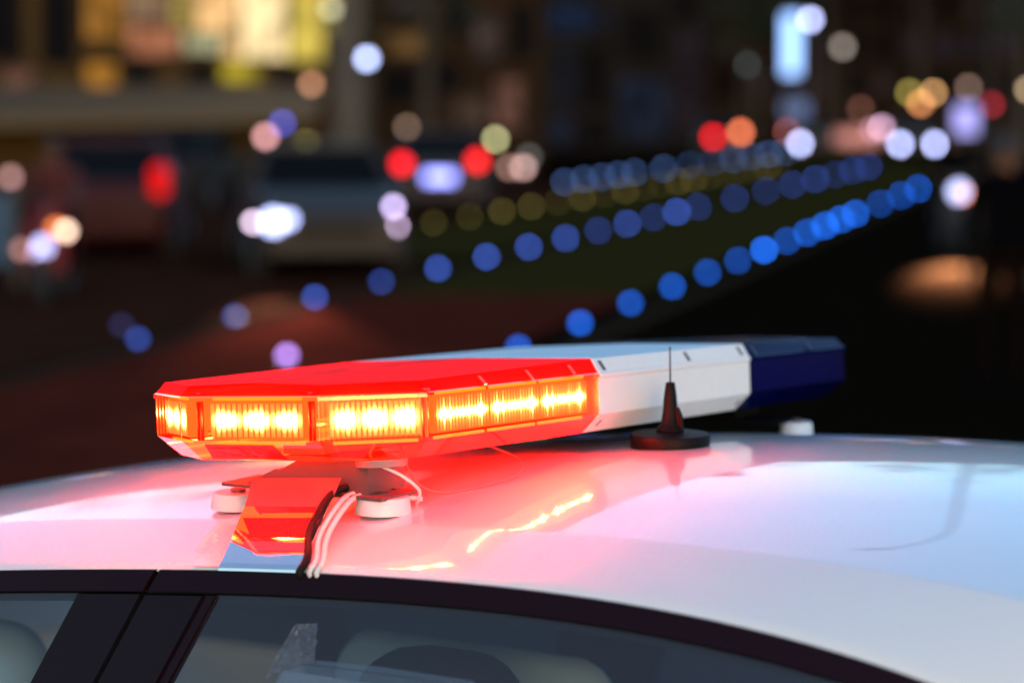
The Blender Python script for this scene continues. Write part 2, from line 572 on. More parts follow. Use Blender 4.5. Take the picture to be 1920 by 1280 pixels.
def inset(polyg, d):
    n = len(polyg); out = []
    c = Vector((sum(p[0] for p in polyg) / n, sum(p[1] for p in polyg) / n))
    L = []
    for i in range(n):
        p, q = Vector(polyg[i]), Vector(polyg[(i + 1) % n])
        t = (q - p).normalized(); nn = Vector((-t.y, t.x))
        if nn.dot(c - p) < 0: nn = -nn
        L.append((p + nn * d, t))
    for i in range(n):
        (p, t), (q, s) = L[i - 1], L[i]
        den = t.x * s.y - t.y * s.x
        k = ((q - p).x * s.y - (q - p).y * s.x) / den
        out.append(tuple(p + t * k))
    return out
def top_h(A):
    if S1 <= A <= S2: return LENS_H + 0.0223
    d = (S1 - A) / (S1 + CA) if A < S1 else (A - S2) / (BL + CA - S2)
    return LENS_H + 0.0223 - 0.0065 * min(d, 1.0)
def outline(which, d):
    P = inset(OCT, d) if d else OCT
    if which == "red": return [(P[0][0], S1 - 0.001), P[0], P[1], P[2], P[3], (P[3][0], S1 - 0.001)]
    if which == "blue": return [(P[4][0], S2 + 0.001), P[4], P[5], P[6], P[7], (P[7][0], S2 + 0.001)]
def densify(pl, pitch=0.0055, amp=0.0008):
    """Outline cut into prismatic ribs standing out of the wall."""
    out = []
    for i in range(len(pl) - 1):
        p, q = Vector(pl[i]), Vector(pl[i + 1])
        t = (q - p); n = max(2, int(t.length / pitch)); t.normalize()
        nn = Vector((t.y, -t.x))
        if nn.dot(Vector((-W / 2, BL / 2)) - p) > 0: nn = -nn
        for k in range(n):
            out.append(p + (q - p) * (k / n))
            out.append(p + (q - p) * ((k + 0.5) / n) + nn * amp)
    out.append(Vector(pl[-1]))
    return [tuple(v) for v in out]
def lens(which, m_wall, m_top):
    lo, mid, tp_ = outline(which, 0.0254), outline(which, 0), outline(which, 0.0106)
    b = MB()
    wall = densify(mid)
    b.grid([[(x, y, 0.001) for x, y in wall], [(x, y, LENS_H - 0.001) for x, y in wall]], 0)
    part = b.build(which + "_lens", [m_wall], bar, False)
    b = MB()
    b.grid([[(x, y, -0.0231) for x, y in lo], [(x, y, 0.0005) for x, y in mid]], 0)
    b.build("lower_" + which + "_lens", [m_wall], part, False)
    b = MB()
    rim_o = outline(which, -0.0022)
    b.grid([[(x, y, LENS_H - 0.0012) for x, y in mid], [(x, y, LENS_H - 0.0012) for x, y in rim_o], [(x, y, LENS_H + 0.0030) for x, y in rim_o],
            [(x, y, LENS_H + 0.0045) for x, y in outline(which, 0.0004)]], 0)
    b.build(which + "_lens_rim", [m_wall], part, False)
    b = MB()
    b.grid([[(x, y, LENS_H + 0.0046) for x, y in outline(which, 0.0004)], [(x, y, top_h(y)) for x, y in tp_]], 0)
    tz = [(x, y, top_h(y)) for x, y in tp_]
    cx = -W / 2
    ridge = [(cx, p[1], p[2] + 0.003) for p in tz]
    for i in range(len(tz) - 1):
        b.face((tz[i], tz[i + 1], ridge[i + 1], ridge[i]) if (Vector(ridge[i]) - Vector(ridge[i + 1])).length > 1e-4 else (tz[i], tz[i + 1], ridge[i]))
    b.build(which + "_lens_cover", [m_top], part, False)
    return part
red_lens = lens("red", red_lens_m, red_top_m)
blue_lens = lens("blue", blue_lens_m, blue_lens_m)

# white middle cover
b = MB()
prof = [(-0.0254, -0.0231), (0.0, 0.0), (0.0, LENS_H - 0.0025), (0.0022, LENS_H - 0.0012), (0.0022, LENS_H + 0.0030), (-0.0004, LENS_H + 0.0048), (-0.0106, LENS_H + 0.0223)]
full = prof + [(-W / 2, LENS_H + 0.0253)] + [(-W - x, z) for x, z in reversed(prof)]
b.grid([[(x, S1, z) for x, z in full], [(x, S2, z) for x, z in full]])
b.face([(x, S1, z) for x, z in full]); b.face([(x, S2, z) for x, z in full][::-1])
wc = b.build("white_cover", white_plastic, bar, False)
bev(wc, 0.0012, 2)
slot_m = mat("screw_slot", (0.10, 0.09, 0.10), 0.5)
for A in (S1 + 0.018, (S1 + S2) / 2 + 0.035, S2 - 0.020):
    s = MB()
    n_ = Vector((0.0167, 0, 0.0102)).normalized()
    for dA in (-0.005,):
        p0 = Vector((-0.0015, A - 0.004, LENS_H + 0.0068)) + n_ * 0.0003
        p1 = Vector((-0.0085, A - 0.006, LENS_H + 0.0186)) + n_ * 0.0003
        s.prism([p0, p0 + Vector((0, 0.008, 0)), p1 + Vector((0, 0.008, 0)), p1], n_ * 0.0006)
    s.build("screw_slot", slot_m, wc)
for A in (S1 + 0.016, S2 - 0.018):
    s = MB()
    n_ = Vector((0.0231, 0, -0.0254)).normalized()
    p0 = Vector((-0.009, A, -0.0082)) + n_ * 0.0003
    p1 = Vector((-0.017, A, -0.0155)) + n_ * 0.0003
    s.prism([p0, p0 + Vector((0, 0.004, 0)), p1 + Vector((0, 0.004, 0)), p1], n_ * 0.0006)
    s.build("screw_slot", slot_m, wc)

# screw slots and clips on the coloured covers
clip_m = mat("blue_clip", (0.004, 0.006, 0.03), 0.3)
glow_clip = glass("red_clip", (1.0, 0.55, 0.4), rough=0.05, frost=0.6, frost_col=(0.95, 0.20, 0.08))
for A, m, par in ((0.12, glow_clip, red_lens), (0.225, glow_clip, red_lens), (0.325, glow_clip, red_lens), (S2 + 0.017, clip_m, blue_lens), (S2 + 0.20, clip_m, blue_lens)):
    s = MB()
    hh = top_h(A) - LENS_H
    n_ = Vector((hh - 0.0045, 0, 0.0106)).normalized()
    p0 = Vector((0.0, A, LENS_H + 0.0052)) + n_ * 0.0004
    p1 = Vector((-0.0075, A - 0.003, LENS_H + 0.0045 + (hh - 0.0045) * 0.72)) + n_ * 0.0006
    s.prism([p0, p0 + Vector((0, 0.006, 0)), p1 + Vector((0, 0.006, 0)), p1], n_ * 0.0012)
    s.build("screw_clip", m, par)

# base plate and inner tray
b = MB()
b.box((-W / 2 - 0.028, 0.02, -0.0262), (-W / 2 + 0.028, BL + 0.03, -0.0236))
b.build("base_plate", black_plastic, bar)
for which, par, m in (("red", red_lens, red_lens_m), ("blue", blue_lens, blue_lens_m)):
    b = MB(); b.face([(x, y, -0.0231) for x, y in outline(which, 0.0254)])
    b.build(which + "_lens_floor", m, par)
b = MB(); b.box((-W + 0.0254, S1, -0.0234), (-0.0254, S2, -0.0226)); b.build("cover_floor", black_plastic, wc)
tray_m = mat("white_reflector", (0.75, 0.72, 0.70), 0.35)
b = MB(); b.box((-W / 2 - 0.030, 0.03, -0.0225), (-W / 2 + 0.030, S1 - 0.02, -0.012)); b.build("inner_tray", tray_m, red_lens)

# glowing optic of an LED module: three hot spots broken up by vertical ribs
def led_mat(name, gain, vscale, jag, seed, n=3, peak=3000.0, uscale=0.90, hg=1.0):
    m = bpy.data.materials.new(name)
    nd, l = nodes(m)
    nd.remove(nd["Principled BSDF"])
    uvn = nd.new("ShaderNodeUVMap"); uvn.uv_map = "UVMap"
    sp = nd.new("ShaderNodeSeparateXYZ"); l.new(uvn.outputs[0], sp.inputs[0])
    def mth(op, a, b=None, c=None):
        q = nd.new("ShaderNodeMath"); q.operation = op
        for i, x in enumerate((a, b, c)):
            if x is None: continue
            if isinstance(x, (int, float)): q.inputs[i].default_value = x
            else: l.new(x, q.inputs[i])
        return q.outputs[0]
    u, v = sp.outputs[0], sp.outputs[1]
    cell = mth("SUBTRACT", mth("FRACT", mth("MULTIPLY", u, float(n))), 0.5)
    rib = mth("FLOOR", mth("MULTIPLY", u, 17.0 * n / 3))
    wnz = nd.new("ShaderNodeTexWhiteNoise"); wnz.noise_dimensions = "1D"
    l.new(mth("ADD", rib, seed), wnz.inputs["W"])
    inrib = mth("ABSOLUTE", mth("SUBTRACT", mth("FRACT", mth("MULTIPLY", u, 17.0 * n / 3)), 0.5))
    wob = mth("ADD", mth("MULTIPLY", wnz.outputs[0], jag), mth("MULTIPLY", inrib, jag * 0.9))
    dv = mth("MULTIPLY", mth("ABSOLUTE", mth("SUBTRACT", v, 0.5)), mth("ADD", wob, vscale))
    du = mth("MULTIPLY", mth("ABSOLUTE", cell), uscale)
    d2 = mth("ADD", mth("MULTIPLY", dv, dv), mth("MULTIPLY", du, du))
    # soft ends of the module
    en = mth("MULTIPLY", mth("MINIMUM", mth("MULTIPLY", u, 9.0), 1.0), mth("MINIMUM", mth("MULTIPLY", mth("SUBTRACT", 1.0, u), 9.0), 1.0))
    core = mth("MULTIPLY", mth("POWER", 2.718, mth("MULTIPLY", d2, -16.0)), en)
    halo = mth("POWER", 2.718, mth("MULTIPLY", d2, -1.1))
    ribdark = mth("ADD", 0.34, mth("MULTIPLY", mth("LESS_THAN", inrib, 0.37), 0.78))
    s = mth("MULTIPLY", mth("ADD", mth("MULTIPLY", core, peak), mth("ADD", mth("MULTIPLY", halo, 26.0 * hg), 6.0 * hg)), mth("MULTIPLY", ribdark, gain * K))
    e = nd.new("ShaderNodeEmission")
    e.inputs[0].default_value = (1.0, 0.045, 0.0088, 1)
    l.new(s, e.inputs[1])
    l.new(e.outputs[0], nd["Material Output"].inputs[0])
    return m
led_end = led_mat("led_optic_end", 0.72, 1.32, 0.45, 3.0)
led_corner = led_mat("led_optic_corner", 0.78, 1.20, 0.40, 41.0)
led_side = led_mat("led_optic_side", 0.66, 0.95, 2.4, 77.0, peak=2500.0, uscale=0.66, hg=1.7)
dead = mat("unlit_led_optic", (0.35, 0.36, 0.45), 0.2)
body_m = emit("housing_red_fill", (1.0, 0.0050, 0.0006), 66.0)  # housings made to glow, an added red fill inside the lens
dark_body_m = mat("module_housing", (0.06, 0.06, 0.10), 0.5)
glow_strip_m = emit("added_glow_strip", (1.0, 0.055, 0.003), 14.0)  # added strips that paint an orange glow behind the lens rim
def module(p, q, m, h0=0.0045, h1=0.0425, depth=0.011, parent=None):
    """LED module just inside the lens wall between plan points p and q."""
    p, q = Vector(p), Vector(q)
    t = (q - p).normalized(); n_ = Vector((-t.y, t.x))
    if n_.dot(Vector((-W / 2, BL / 2)) - p) < 0: n_ = -n_
    p, q = p + n_ * depth, q + n_ * depth
    hs = MB()
    a, b_ = p + n_ * 0.004, q + n_ * 0.004
    hs.prism([(*a, h0 - 0.002), (*b_, h0 - 0.002), (*b_, h1 + 0.002), (*a, h1 + 0.002)], (n_.x * 0.02, n_.y * 0.02, 0))
    hm = dark_body_m if m is dead else body_m
    ho = hs.build("led_module", hm, parent)
    f = MB()
    f.face([(*p, h0), (*q, h0), (*q, h1), (*p, h1)], 0, [(0, 0), (1, 0), (1, 1), (0, 1)])
    fb = [(*(p + n_ * 0.004), h0), (*(q + n_ * 0.004), h0), (*(q + n_ * 0.004), h1), (*(p + n_ * 0.004), h1)]
    ff = [(*p, h0), (*q, h0), (*q, h1), (*p, h1)]
    for i in range(4):
        j = (i + 1) % 4
        f.face((ff[i], ff[j], fb[j], fb[i]), 1)
    f.build("led_optic", [m, hm], ho)
    if m is not dead:
        g_ = MB()
        for z_ in (h1 + 0.0035, -0.0045):
            a_, b2 = p + n_ * 0.001 + t * 0.004, q + n_ * 0.001 - t * 0.004
            if z_ < 0: a_, b2 = a_ + n_ * 0.004, b2 + n_ * 0.004
            g_.prism([(*a_, z_), (*b2, z_), (*b2, z_ + 0.0035), (*a_, z_ + 0.0035)], (n_.x * 0.003, n_.y * 0.003, 0))
        g_.build("glow_strip", glow_strip_m, ho)
    return ho
def along(p, q, a, b_):
    p, q = Vector(p), Vector(q)
    return tuple(p + (q - p) * a), tuple(p + (q - p) * b_)
module(*along(OCT[3], OCT[2], 0.04, 0.86), led_end, parent=red_lens)                 # far corner
module(*along(OCT[2], OCT[1], 0.17, 0.85), led_end, parent=red_lens)                 # end
module(*along(OCT[1], OCT[0], 0.09, 0.95), led_corner, parent=red_lens)              # near corner
for k in range(3):
    a0 = 0.035 + 0.114 * k
    module((0, a0 + 0.112), (0, a0), led_side, parent=red_lens)
    module((-W, a0 + 0.112), (-W, a0), led_side, parent=red_lens)
for k in range(2):
    a0 = S2 + 0.03 + 0.14 * k
    module((0, a0 + 0.125), (0, a0), dead, parent=blue_lens)
    module((-W, a0 + 0.125), (-W, a0), dead, parent=blue_lens)
module(*along(OCT[7], OCT[6], 0.1, 0.9), dead, parent=blue_lens)
module(*along(OCT[6], OCT[5], 0.1, 0.9), dead, parent=blue_lens)
module(*along(OCT[5], OCT[4], 0.1, 0.9), dead, parent=blue_lens)

# screw bosses at the seams of the end
boss_m = glass("red_boss", (0.75, 0.10, 0.06), rough=0.05, frost=0.45, frost_col=(0.9, 0.05, 0.02))
def boss(p, q, t):
    c = Vector(p) + (Vector(q) - Vector(p)) * t
    tt = (Vector(q) - Vector(p)).normalized(); n_ = Vector((-tt.y, tt.x))
    if n_.dot(Vector((-W / 2, BL / 2)) - c) < 0: n_ = -n_
    c = c + n_ * 0.0055
    b = MB()
    b.lathe([(0.0042, 0.001), (0.0038, 0.024), (0.0042, LENS_H - 0.002)], (c.x, c.y, 0), 12)
    b.lathe([(0.0075, LENS_H + 0.0046), (0.0070, LENS_H + 0.0085), (0.0042, LENS_H + 0.0085), (0.0040, LENS_H + 0.006)], (c.x + n_.x * 0.004, c.y + n_.y * 0.004, 0), 14)
    b.build("screw_boss", boss_m, red_lens, 40)
boss(OCT[2], OCT[1], 0.12); boss(OCT[2], OCT[1], 0.93)
boss(OCT[1], OCT[0], 0.985)

# seams of the end facets
for p in (OCT[1], OCT[2], OCT[0]):
    b = MB()
    d = (Vector((-W / 2, 0.15)) - Vector(p)).normalized() * 0.0006
    b.tube([(p[0] - d.x, p[1] - d.y, 0.0015), (p[0] - d.x, p[1] - d.y, LENS_H - 0.0015)], 0.0008, 6)
    b.build("lens_seam", boss_m, red_lens)

# type plate under the end lens
lab = empty("type_plate")
lab.parent = bar
lm = glass("type_plate_film", (0.62, 0.05, 0.03), rough=0.2, frost=0.75, frost_col=(0.80, 0.03, 0.015))
ink = mat("type_plate_ink", (0.16, 0.006, 0.004), 0.6)
P0, P1 = Vector((*OCT[2], 0.0)), Vector((*OCT[1], 0.0))
lo_ = inset(OCT, 0.0254)
Q0, Q1 = Vector((*lo_[2], -0.0231)), Vector((*lo_[1], -0.0231))
tx = (P1 - P0).normalized()
ty = ((P0 + P1) / 2 - (Q0 + Q1) / 2).normalized()
tn = tx.cross(ty)
if tn.y > 0: tn = -tn
base = Q0 + (Q1 - Q0) * 0.10 + ty * 0.0035 + tn * 0.0006
b = MB()
wL, hL = 0.108, 0.0265
b.prism([base, base + tx * wL, base + tx * (wL - 0.006) + ty * hL, base + tx * 0.004 + ty * hL], tn * 0.0004)
b.build("plate_film", lm, lab)
def text(s, x, y, size, parent, m, org, ex, ey, en, name="lettering"):
    c = bpy.data.curves.new(name, "FONT")
    c.body = s; c.size = size; c.extrude = 0.0001
    c.materials.append(m)
    t_ = bpy.data.objects.new(name, c); COL.objects.link(t_)
    me_ = bpy.data.meshes.new_from_object(t_.evaluated_get(bpy.context.evaluated_depsgraph_get()))
    bpy.data.objects.remove(t_)
    o = bpy.data.objects.new(name, me_); COL.objects.link(o)
    o.parent = parent
    p = org + ex * x + ey * y + en * 0.0006
    o.matrix_local = Matrix(((ex.x, ey.x, en.x, p.x), (ex.y, ey.y, en.y, p.y), (ex.z, ey.z, en.z, p.z), (0, 0, 0, 1)))
    return o
T = lambda s, x, y, z: text(s, x, y, z, lab, ink, base, tx, ty, tn)
T("CTV-200-4C TB DM700", 0.006, 0.0185, 0.0052)
T("20 LED", 0.030, 0.0050, 0.0062)
T("10 11001", 0.050, 0.0035, 0.0052)
T("TB1", 0.066, 0.0175, 0.0070)
T("TB1", 0.068, 0.0095, 0.0070)
T("EAC", 0.094, 0.0060, 0.0072)
T("E", 0.0535, 0.0130, 0.0068)
T("10", 0.0575, 0.0130, 0.0035)
b = MB()
cc = base + tx * 0.0572 + ty * 0.0155 + tn * 0.0008
b.tube([cc + tx * 0.0062 * math.cos(2 * math.pi * k / 24) + ty * 0.0062 * math.sin(2 * math.pi * k / 24) for k in range(25)], 0.00035, 5, caps=False)
b.build("ring_mark", ink, lab)
b = MB()
cc = base + tx * 0.018 + ty * 0.0075 + tn * 0.0006
b.tube([cc + tx * 0.0072 * math.cos(2 * math.pi * k / 20) + ty * 0.0040 * math.sin(2 * math.pi * k / 20) for k in range(21)], 0.0003, 5, caps=False)
b.build("oval_mark", ink, lab)
for k in range(4):
    b = MB()
    p = base + tx * (0.078 if k < 3 else 0.080) + ty * (0.0205 - 0.0042 * k) + tn * 0.0006
    b.prism([p, p + tx * 0.016, p + tx * 0.016 + ty * 0.0006, p + ty * 0.0006], tn * 0.0002)
    b.build("print_line", ink, lab)

# feet of the bar: drawn in the car's own axes, then given to the bar
def car_part(mb, name, m, parent, smooth=False):
    Mc = Matrix.Translation((CX, CY, 0)) @ Matrix.Rotation(-YAW, 4, "Z")
    Mi = bar.matrix_world.inverted() @ Mc
    mb.v = [tuple(Mi @ Vector(v)) for v in mb.v]
    return mb.build(name, m, parent, smooth)
bracket_m = mat("grey_cast_bracket", (0.07, 0.055, 0.055), 0.45)
cup_m = mat("white_magnet_cup", (0.72, 0.70, 0.70), 0.4)
def roof_pt(l, a, dz=0.0): return Vector((l, a, roof_z(l, a) + dz))
def cup(l, a, r=0.0325, h=0.020):
    z = roof_z(l, a)
    b = MB(); b.lathe([(r, 0.001), (r, 0.003), (r * 0.93, h - 0.002), (r * 0.88, h), (r * 0.3, h)], (l, a, z), 40)
    c = car_part(b, "magnet_cup", cup_m, bar, 35)
    b = MB(); b.lathe([(r * 0.28, h), (r * 0.28, h + 0.004), (r * 0.2, h + 0.005)], (l, a, z), 20)
    car_part(b, "cup_bolt", bracket_m, c, 35)
    return z + h
def foot(a0, sgn):
    zt = max(cup(-0.068, a0 + 0.01), cup(-0.282, a0 + 0.018)) if sgn > 0 else cup(0.008, a0 + 0.02, 0.024, 0.019)
    zb = [(-0.30, 1.534), (0.0, 1.552)]
    b = MB()       # shelf across the two cups
    fm = bracket_m if sgn > 0 else black_plastic
    b.box((-0.275, a0 - 0.022, zt - 0.001), (-0.048 if sgn > 0 else 0.0, a0 + 0.05, zt + 0.003))
    car_part(b, "foot_shelf", fm, bar)
    b = MB()       # tapered block up to the base plate
    top = 1.92 - 0.3672 - 0.0238
    d = -0.035 * (0.46 - a0) * 0 
    zz = top + (0.002 if sgn > 0 else -0.036)
    y0, y1 = a0 - 0.010, a0 + 0.065
    b.prism([(-0.250, y0, zt + 0.002), (-0.075, y0, zt + 0.002), (-0.075, y0, zz - 0.006), (-0.170, y0, zz - 0.013), (-0.198, y0, zz - 0.028), (-0.206, y0, zz - 0.028)], (0, y1 - y0, 0))
    car_part(b, "foot_bracket", fm, bar)
    return zt
zt = foot(0.0, 1)
foot(0.93, -1)
# polished hook strap over the roof edge
b = MB()
e = edge_z(-0.12) 
STR = [(-0.026, 0.030, -0.226, -0.100), (-0.055, 0.018, -0.2150, -0.098), (-0.075, 0.0055, -0.208, -0.092), (-0.100, 0.0055, -0.198, -0.084), (-0.1385, 0.0045, -0.185, -0.074), (-0.1435, -0.0005, -0.184, -0.073), (-0.1455, -0.010, -0.184, -0.073)]
pts = [[], []]
for a_, dz_, la_, lb_ in STR:
    for r_, l_ in ((pts[0], la_), (pts[1], lb_)):
        r_.append((l_, a_, (edge_z(l_) + dz_) if a_ < -0.12 else (edge_z(l_) + 0.0045 + (-0.1385 - a_) * -0.615 if a_ <= -0.055 else edge_z(l_) + 0.0045 + 0.0835 * 0.615 + (a_ + 0.055) * 1.0)))
th = 0.0015
inner = [[(p[0], p[1] + 0.001, p[2] - th) for p in r] for r in pts]
def strap_piece(i0, i1, name, m):
    b = MB()
    b.grid([r[i0:i1 + 1] for r in pts]); b.grid([r[i0:i1 + 1] for r in inner])
    for k in range(i0, i1):
        for r, q in ((pts[0], inner[0]), (pts[1], inner[1])):
            b.face((r[k], r[k + 1], q[k + 1], q[k]))
    for k in (i0, i1): b.face((pts[0][k], pts[1][k], inner[1][k], inner[0][k]))
    return car_part(b, name, m, bar)
strap_piece(0, 1, "strap_bracket", bracket_m)
strap_piece(1, 6, "hook_strap", steel)
# clear protective film under the strap
b = MB()
fa = [-0.1402, -0.137, -0.12, -0.10, -0.08, -0.06, -0.045]
b.grid([[roof_pt(-0.225 - 0.06 * (a + 0.14), a, 0.0009) for a in fa], [roof_pt(-0.180, a, 0.0009) for a in fa]])
car_part(b, "protective_film", mat("film_edge", (0.78, 0.78, 0.79), 0.3, coat=1.0), bar, True)

# round rubber pad under the near corner
b = MB()
b.lathe([(0.030, -0.0330), (0.031, -0.0245)], (-0.075, 0.015, 0), 24)
b.build("rubber_pad", mat("grey_pad", (0.2, 0.18, 0.18), 0.5), bar, 40)

# ------------------------------------------------------------------ cables on the roof
cabs = empty
def smooth_path(P, n=8):
    P = [Vector(p) for p in P]; out = []
    for i in range(len(P) - 1):
        p0, p1, p2, p3 = P[max(i - 1, 0)], P[i], P[i + 1], P[min(i + 2, len(P) - 1)]
        for k in range(n):
            t = k / n
            out.append(0.5 * ((2 * p1) + (p2 - p0) * t + (2 * p0 - 5 * p1 + 4 * p2 - p3) * t * t + (3 * p1 - p0 - 3 * p2 + p3) * t ** 3))
    out.append(P[-1]); return out
def cable(name, P, r, m, label, group=None):
    o = empty(name, (CX, CY, 0), -YAW)
    b = MB(); b.tube(smooth_path(P), r, 10)
    b.build("cable_sheath", m, o, True)
    tag(o, label, "cable", group)
    return o
def drape(l0, l1, l2, l3, r, lift=0.0):
    pts = [roof_pt(l0 + 0.045, 0.05, r + 0.004), roof_pt(l0 + 0.012, 0.025, r + 0.014 + lift), roof_pt(l0, -0.012, r + 0.022 + lift), roof_pt(l1, -0.05, r + 0.022 + lift),
           roof_pt(l2, -0.10, r + 0.013 + lift * 0.5), roof_pt(l3, -0.132, r + 0.004)]
    z = edge_z(l3)
    pts += [Vector((l3, -0.1415 - r, z - 0.002)), Vector((l3 + 0.001, -0.1400 - r * 0.5, z - 0.008)), Vector((l3 + 0.001, -0.134, z - 0.012))]
    return pts
cable("power_cable", drape(-0.105, -0.102, -0.090, -0.070, 0.0045, 0.008), 0.0045, rubber, "black cable draped over the roof edge beside the white pair")
cable("power_cable", drape(-0.095, -0.088, -0.076, -0.0575, 0.0031, 0.002), 0.0031, white_cable_m, "white cable hugging the black cable over the roof edge")
cable("power_cable", drape(-0.086, -0.079, -0.066, -0.0480, 0.0031, 0.000), 0.0031, white_cable_m, "white cable on the window side, farther from the black cable")
z0 = roof_z(-0.05, 0.0)
cable("power_cable", [(-0.085, 0.02, z0 + 0.078), (-0.082, 0.005, z0 + 0.066), (-0.062, 0.000, z0 + 0.056), (-0.038, 0.005, z0 + 0.046), (-0.026, 0.02, z0 + 0.030), (-0.036, 0.035, z0 + 0.016), (-0.05, 0.05, z0 + 0.006)], 0.0019, white_cable_m, "thin white cable curling down from the pad under the red end")
cable("power_cable", [roof_pt(-0.10, 0.09, 0.062), roof_pt(-0.075, 0.085, 0.02), roof_pt(-0.045, 0.10, 0.003), roof_pt(-0.012, 0.15, 0.003), roof_pt(-0.005, 0.20, 0.006), roof_pt(-0.035, 0.25, 0.014), roof_pt(-0.10, 0.28, 0.026)], 0.0012, mat("grey_cable_sheath", (0.16, 0.14, 0.14), 0.6), "thin grey cable looping under the red half of the bar")

# ------------------------------------------------------------------ magnetic antenna
AL, AA = 0.046, 0.488
az = roof_z(AL, AA)
ant = empty("antenna", Matrix.Translation((CX, CY, 0)) @ Matrix.Rotation(-YAW, 4, "Z") @ Vector((AL, AA, az)), -YAW)
tag(ant, "black whip antenna on a round magnetic base before the white cover", "antenna")
b = MB(); b.lathe([(0.0505, -0.004), (0.0510, 0.004), (0.0515, 0.0135), (0.0495, 0.0165), (0.044, 0.0172), (0.020, 0.0190)], (0, 0, 0), 48)
b.build("magnet_base", black_plastic, ant, 40)
b = MB(); b.lathe([(0.0175, 0.0185), (0.0185, 0.0215), (0.016, 0.025), (0.0115, 0.030), (0.0095, 0.046), (0.0082, 0.064), (0.0060, 0.081), (0.0052, 0.0822)], (0, 0, 0), 28)
b.build("coil_housing", black_plastic, ant, 40)
b = MB(); b.prism([(0.006, -0.003, 0.024), (0.0185, -0.003, 0.024), (0.0165, -0.003, 0.040), (0.0115, -0.003, 0.050), (0.006, -0.003, 0.052)], (0, 0.006, 0))
b.build("hinge_wedge", black_plastic, ant)
b = MB(); b.tube([(0, 0, 0.080), (-0.0006, 0, 0.105), (-0.0010, 0, 0.1275)], [0.0011, 0.0010, 0.0009], 8)
b.build("whip", black_plastic, ant)
# ==== BACKGROUND ====
# ------------------------------------------------------------------ buildings
def wall_mat(name, c, v=0.25): return mat(name, c, 0.85, vary=v, scale=0.6, spec=0.0)
dark_pane = mat("dark_window_pane", (0.006, 0.006, 0.007), 0.6, spec=0.0)
frame_m = mat("window_frame", (0.016, 0.013, 0.011), 0.8, spec=0.0)

def facade(name, label, x0, x1, Y, H, depth, wm, cat="building"):
    o = empty(name, ((x0 + x1) / 2, Y + depth / 2, 0))
    tag(o, label, cat)
    o["fx"] = Y
    b = MB(); hw = (x1 - x0) / 2
    b.box((-hw, -depth / 2, 0), (hw, depth / 2, H))
    b.build("wall", wm, o)
    b = MB()
    b.box((-hw - 0.2, -depth / 2 - 0.25, H), (hw + 0.2, depth / 2 + 0.2, H + 0.35))
    b.build("roof", frame_m, o)
    return o
def window(o, Y, r, pane, proud=0.06):
    """r: pixel box (x0, y0, x1, y1) measured on the facade plane Y."""
    a, c = at(r[0], r[1], Y), at(r[2], r[3], Y)
    L = o.location
    x0, x1, z1, z0 = a.x - L.x, c.x - L.x, a.z, c.z
    y = Y - L.y
    f = MB(); t = 0.07
    for lo, hi in (((x0 - t, y - proud, z0 - t), (x0, y + 0.02, z1 + t)), ((x1, y - proud, z0 - t), (x1 + t, y + 0.02, z1 + t)),
                   ((x0, y - proud, z1), (x1, y + 0.02, z1 + t)), ((x0, y - proud, z0 - t), (x1, y + 0.02, z0))):
        f.box(lo, hi)
    fo = f.build("window", frame_m, o)
    p = MB(); p.box((x0, y - proud * 0.4, z0), (x1, y + 0.01, z1))
    p.build("pane", pane, fo)
    return fo
_lit = {}
def lit(c, k=1.0):
    """A lit room or display behind glass: uneven in brightness."""
    if (c, k) in _lit: return _lit[(c, k)]
    m = bpy.data.materials.new("lit_pane")
    n, l = nodes(m)
    n.remove(n["Principled BSDF"])
    tc = n.new("ShaderNodeTexCoord")
    nz = n.new("ShaderNodeTexNoise"); nz.inputs["Scale"].default_value = 2.2; nz.inputs["Detail"].default_value = 2
    l.new(tc.outputs["Object"], nz.inputs["Vector"])
    mr = n.new("ShaderNodeMapRange")
    for i, v in enumerate((0.32, 0.68, 0.35, 1.5)): mr.inputs[i + 1].default_value = v
    l.new(nz.outputs[0], mr.inputs[0])
    mu = n.new("ShaderNodeMath"); mu.operation = "MULTIPLY"; mu.inputs[1].default_value = k * K
    l.new(mr.outputs[0], mu.inputs[0])
    e = n.new("ShaderNodeEmission"); e.inputs[0].default_value = (*lin(c), 1)
    l.new(mu.outputs[0], e.inputs[1]); l.new(e.outputs[0], n["Material Output"].inputs[0])
    _lit[(c, k)] = m
    return m

YA = 55
shop = facade("shop_building", "corner shop building with warm lit yellow shop windows", -20.5, -3.55, YA, 8.2, 9, wall_mat("ochre_wall", (0.055, 0.035, 0.014)))
for r, c, k in (((160, -60, 234, 72), (136, 92, 38), 1), ((240, -60, 316, 42), (116, 92, 70), 1), ((322, -60, 362, 58), (150, 130, 66), 1),
                ((368, -60, 446, 58), (220, 174, 116), 1), ((346, 64, 414, 98), (150, 150, 116), 1), ((452, -60, 538, 110), (242, 214, 158), 1),
                ((544, -60, 606, 116), (182, 160, 70), 1), ((612, -60, 640, 60), (180, 172, 84), 1), ((160, 120, 220, 188), (144, 96, 34), 1),
                ((240, 48, 340, 104), (146, 92, 66), 1), ((420, 64, 446, 110), (214, 170, 110), 1), ((408, 116, 486, 152), (156, 138, 38), 1), ((440, 158, 508, 228), (128, 98, 48), 1),
                ((2, 130, 66, 210), (88, 60, 48), 1), ((416, 190, 436, 232), (84, 98, 26), 1)):
    window(shop, YA, r, lit(c, 1.4 * k))
for r in ((236, 122, 286, 192), (356, 122, 412, 192), (80, -20, 140, 120), (518, 130, 556, 210), (-60, -20, 40, 110), (-160, -20, -80, 110)):
    window(shop, YA, r, dark_pane)
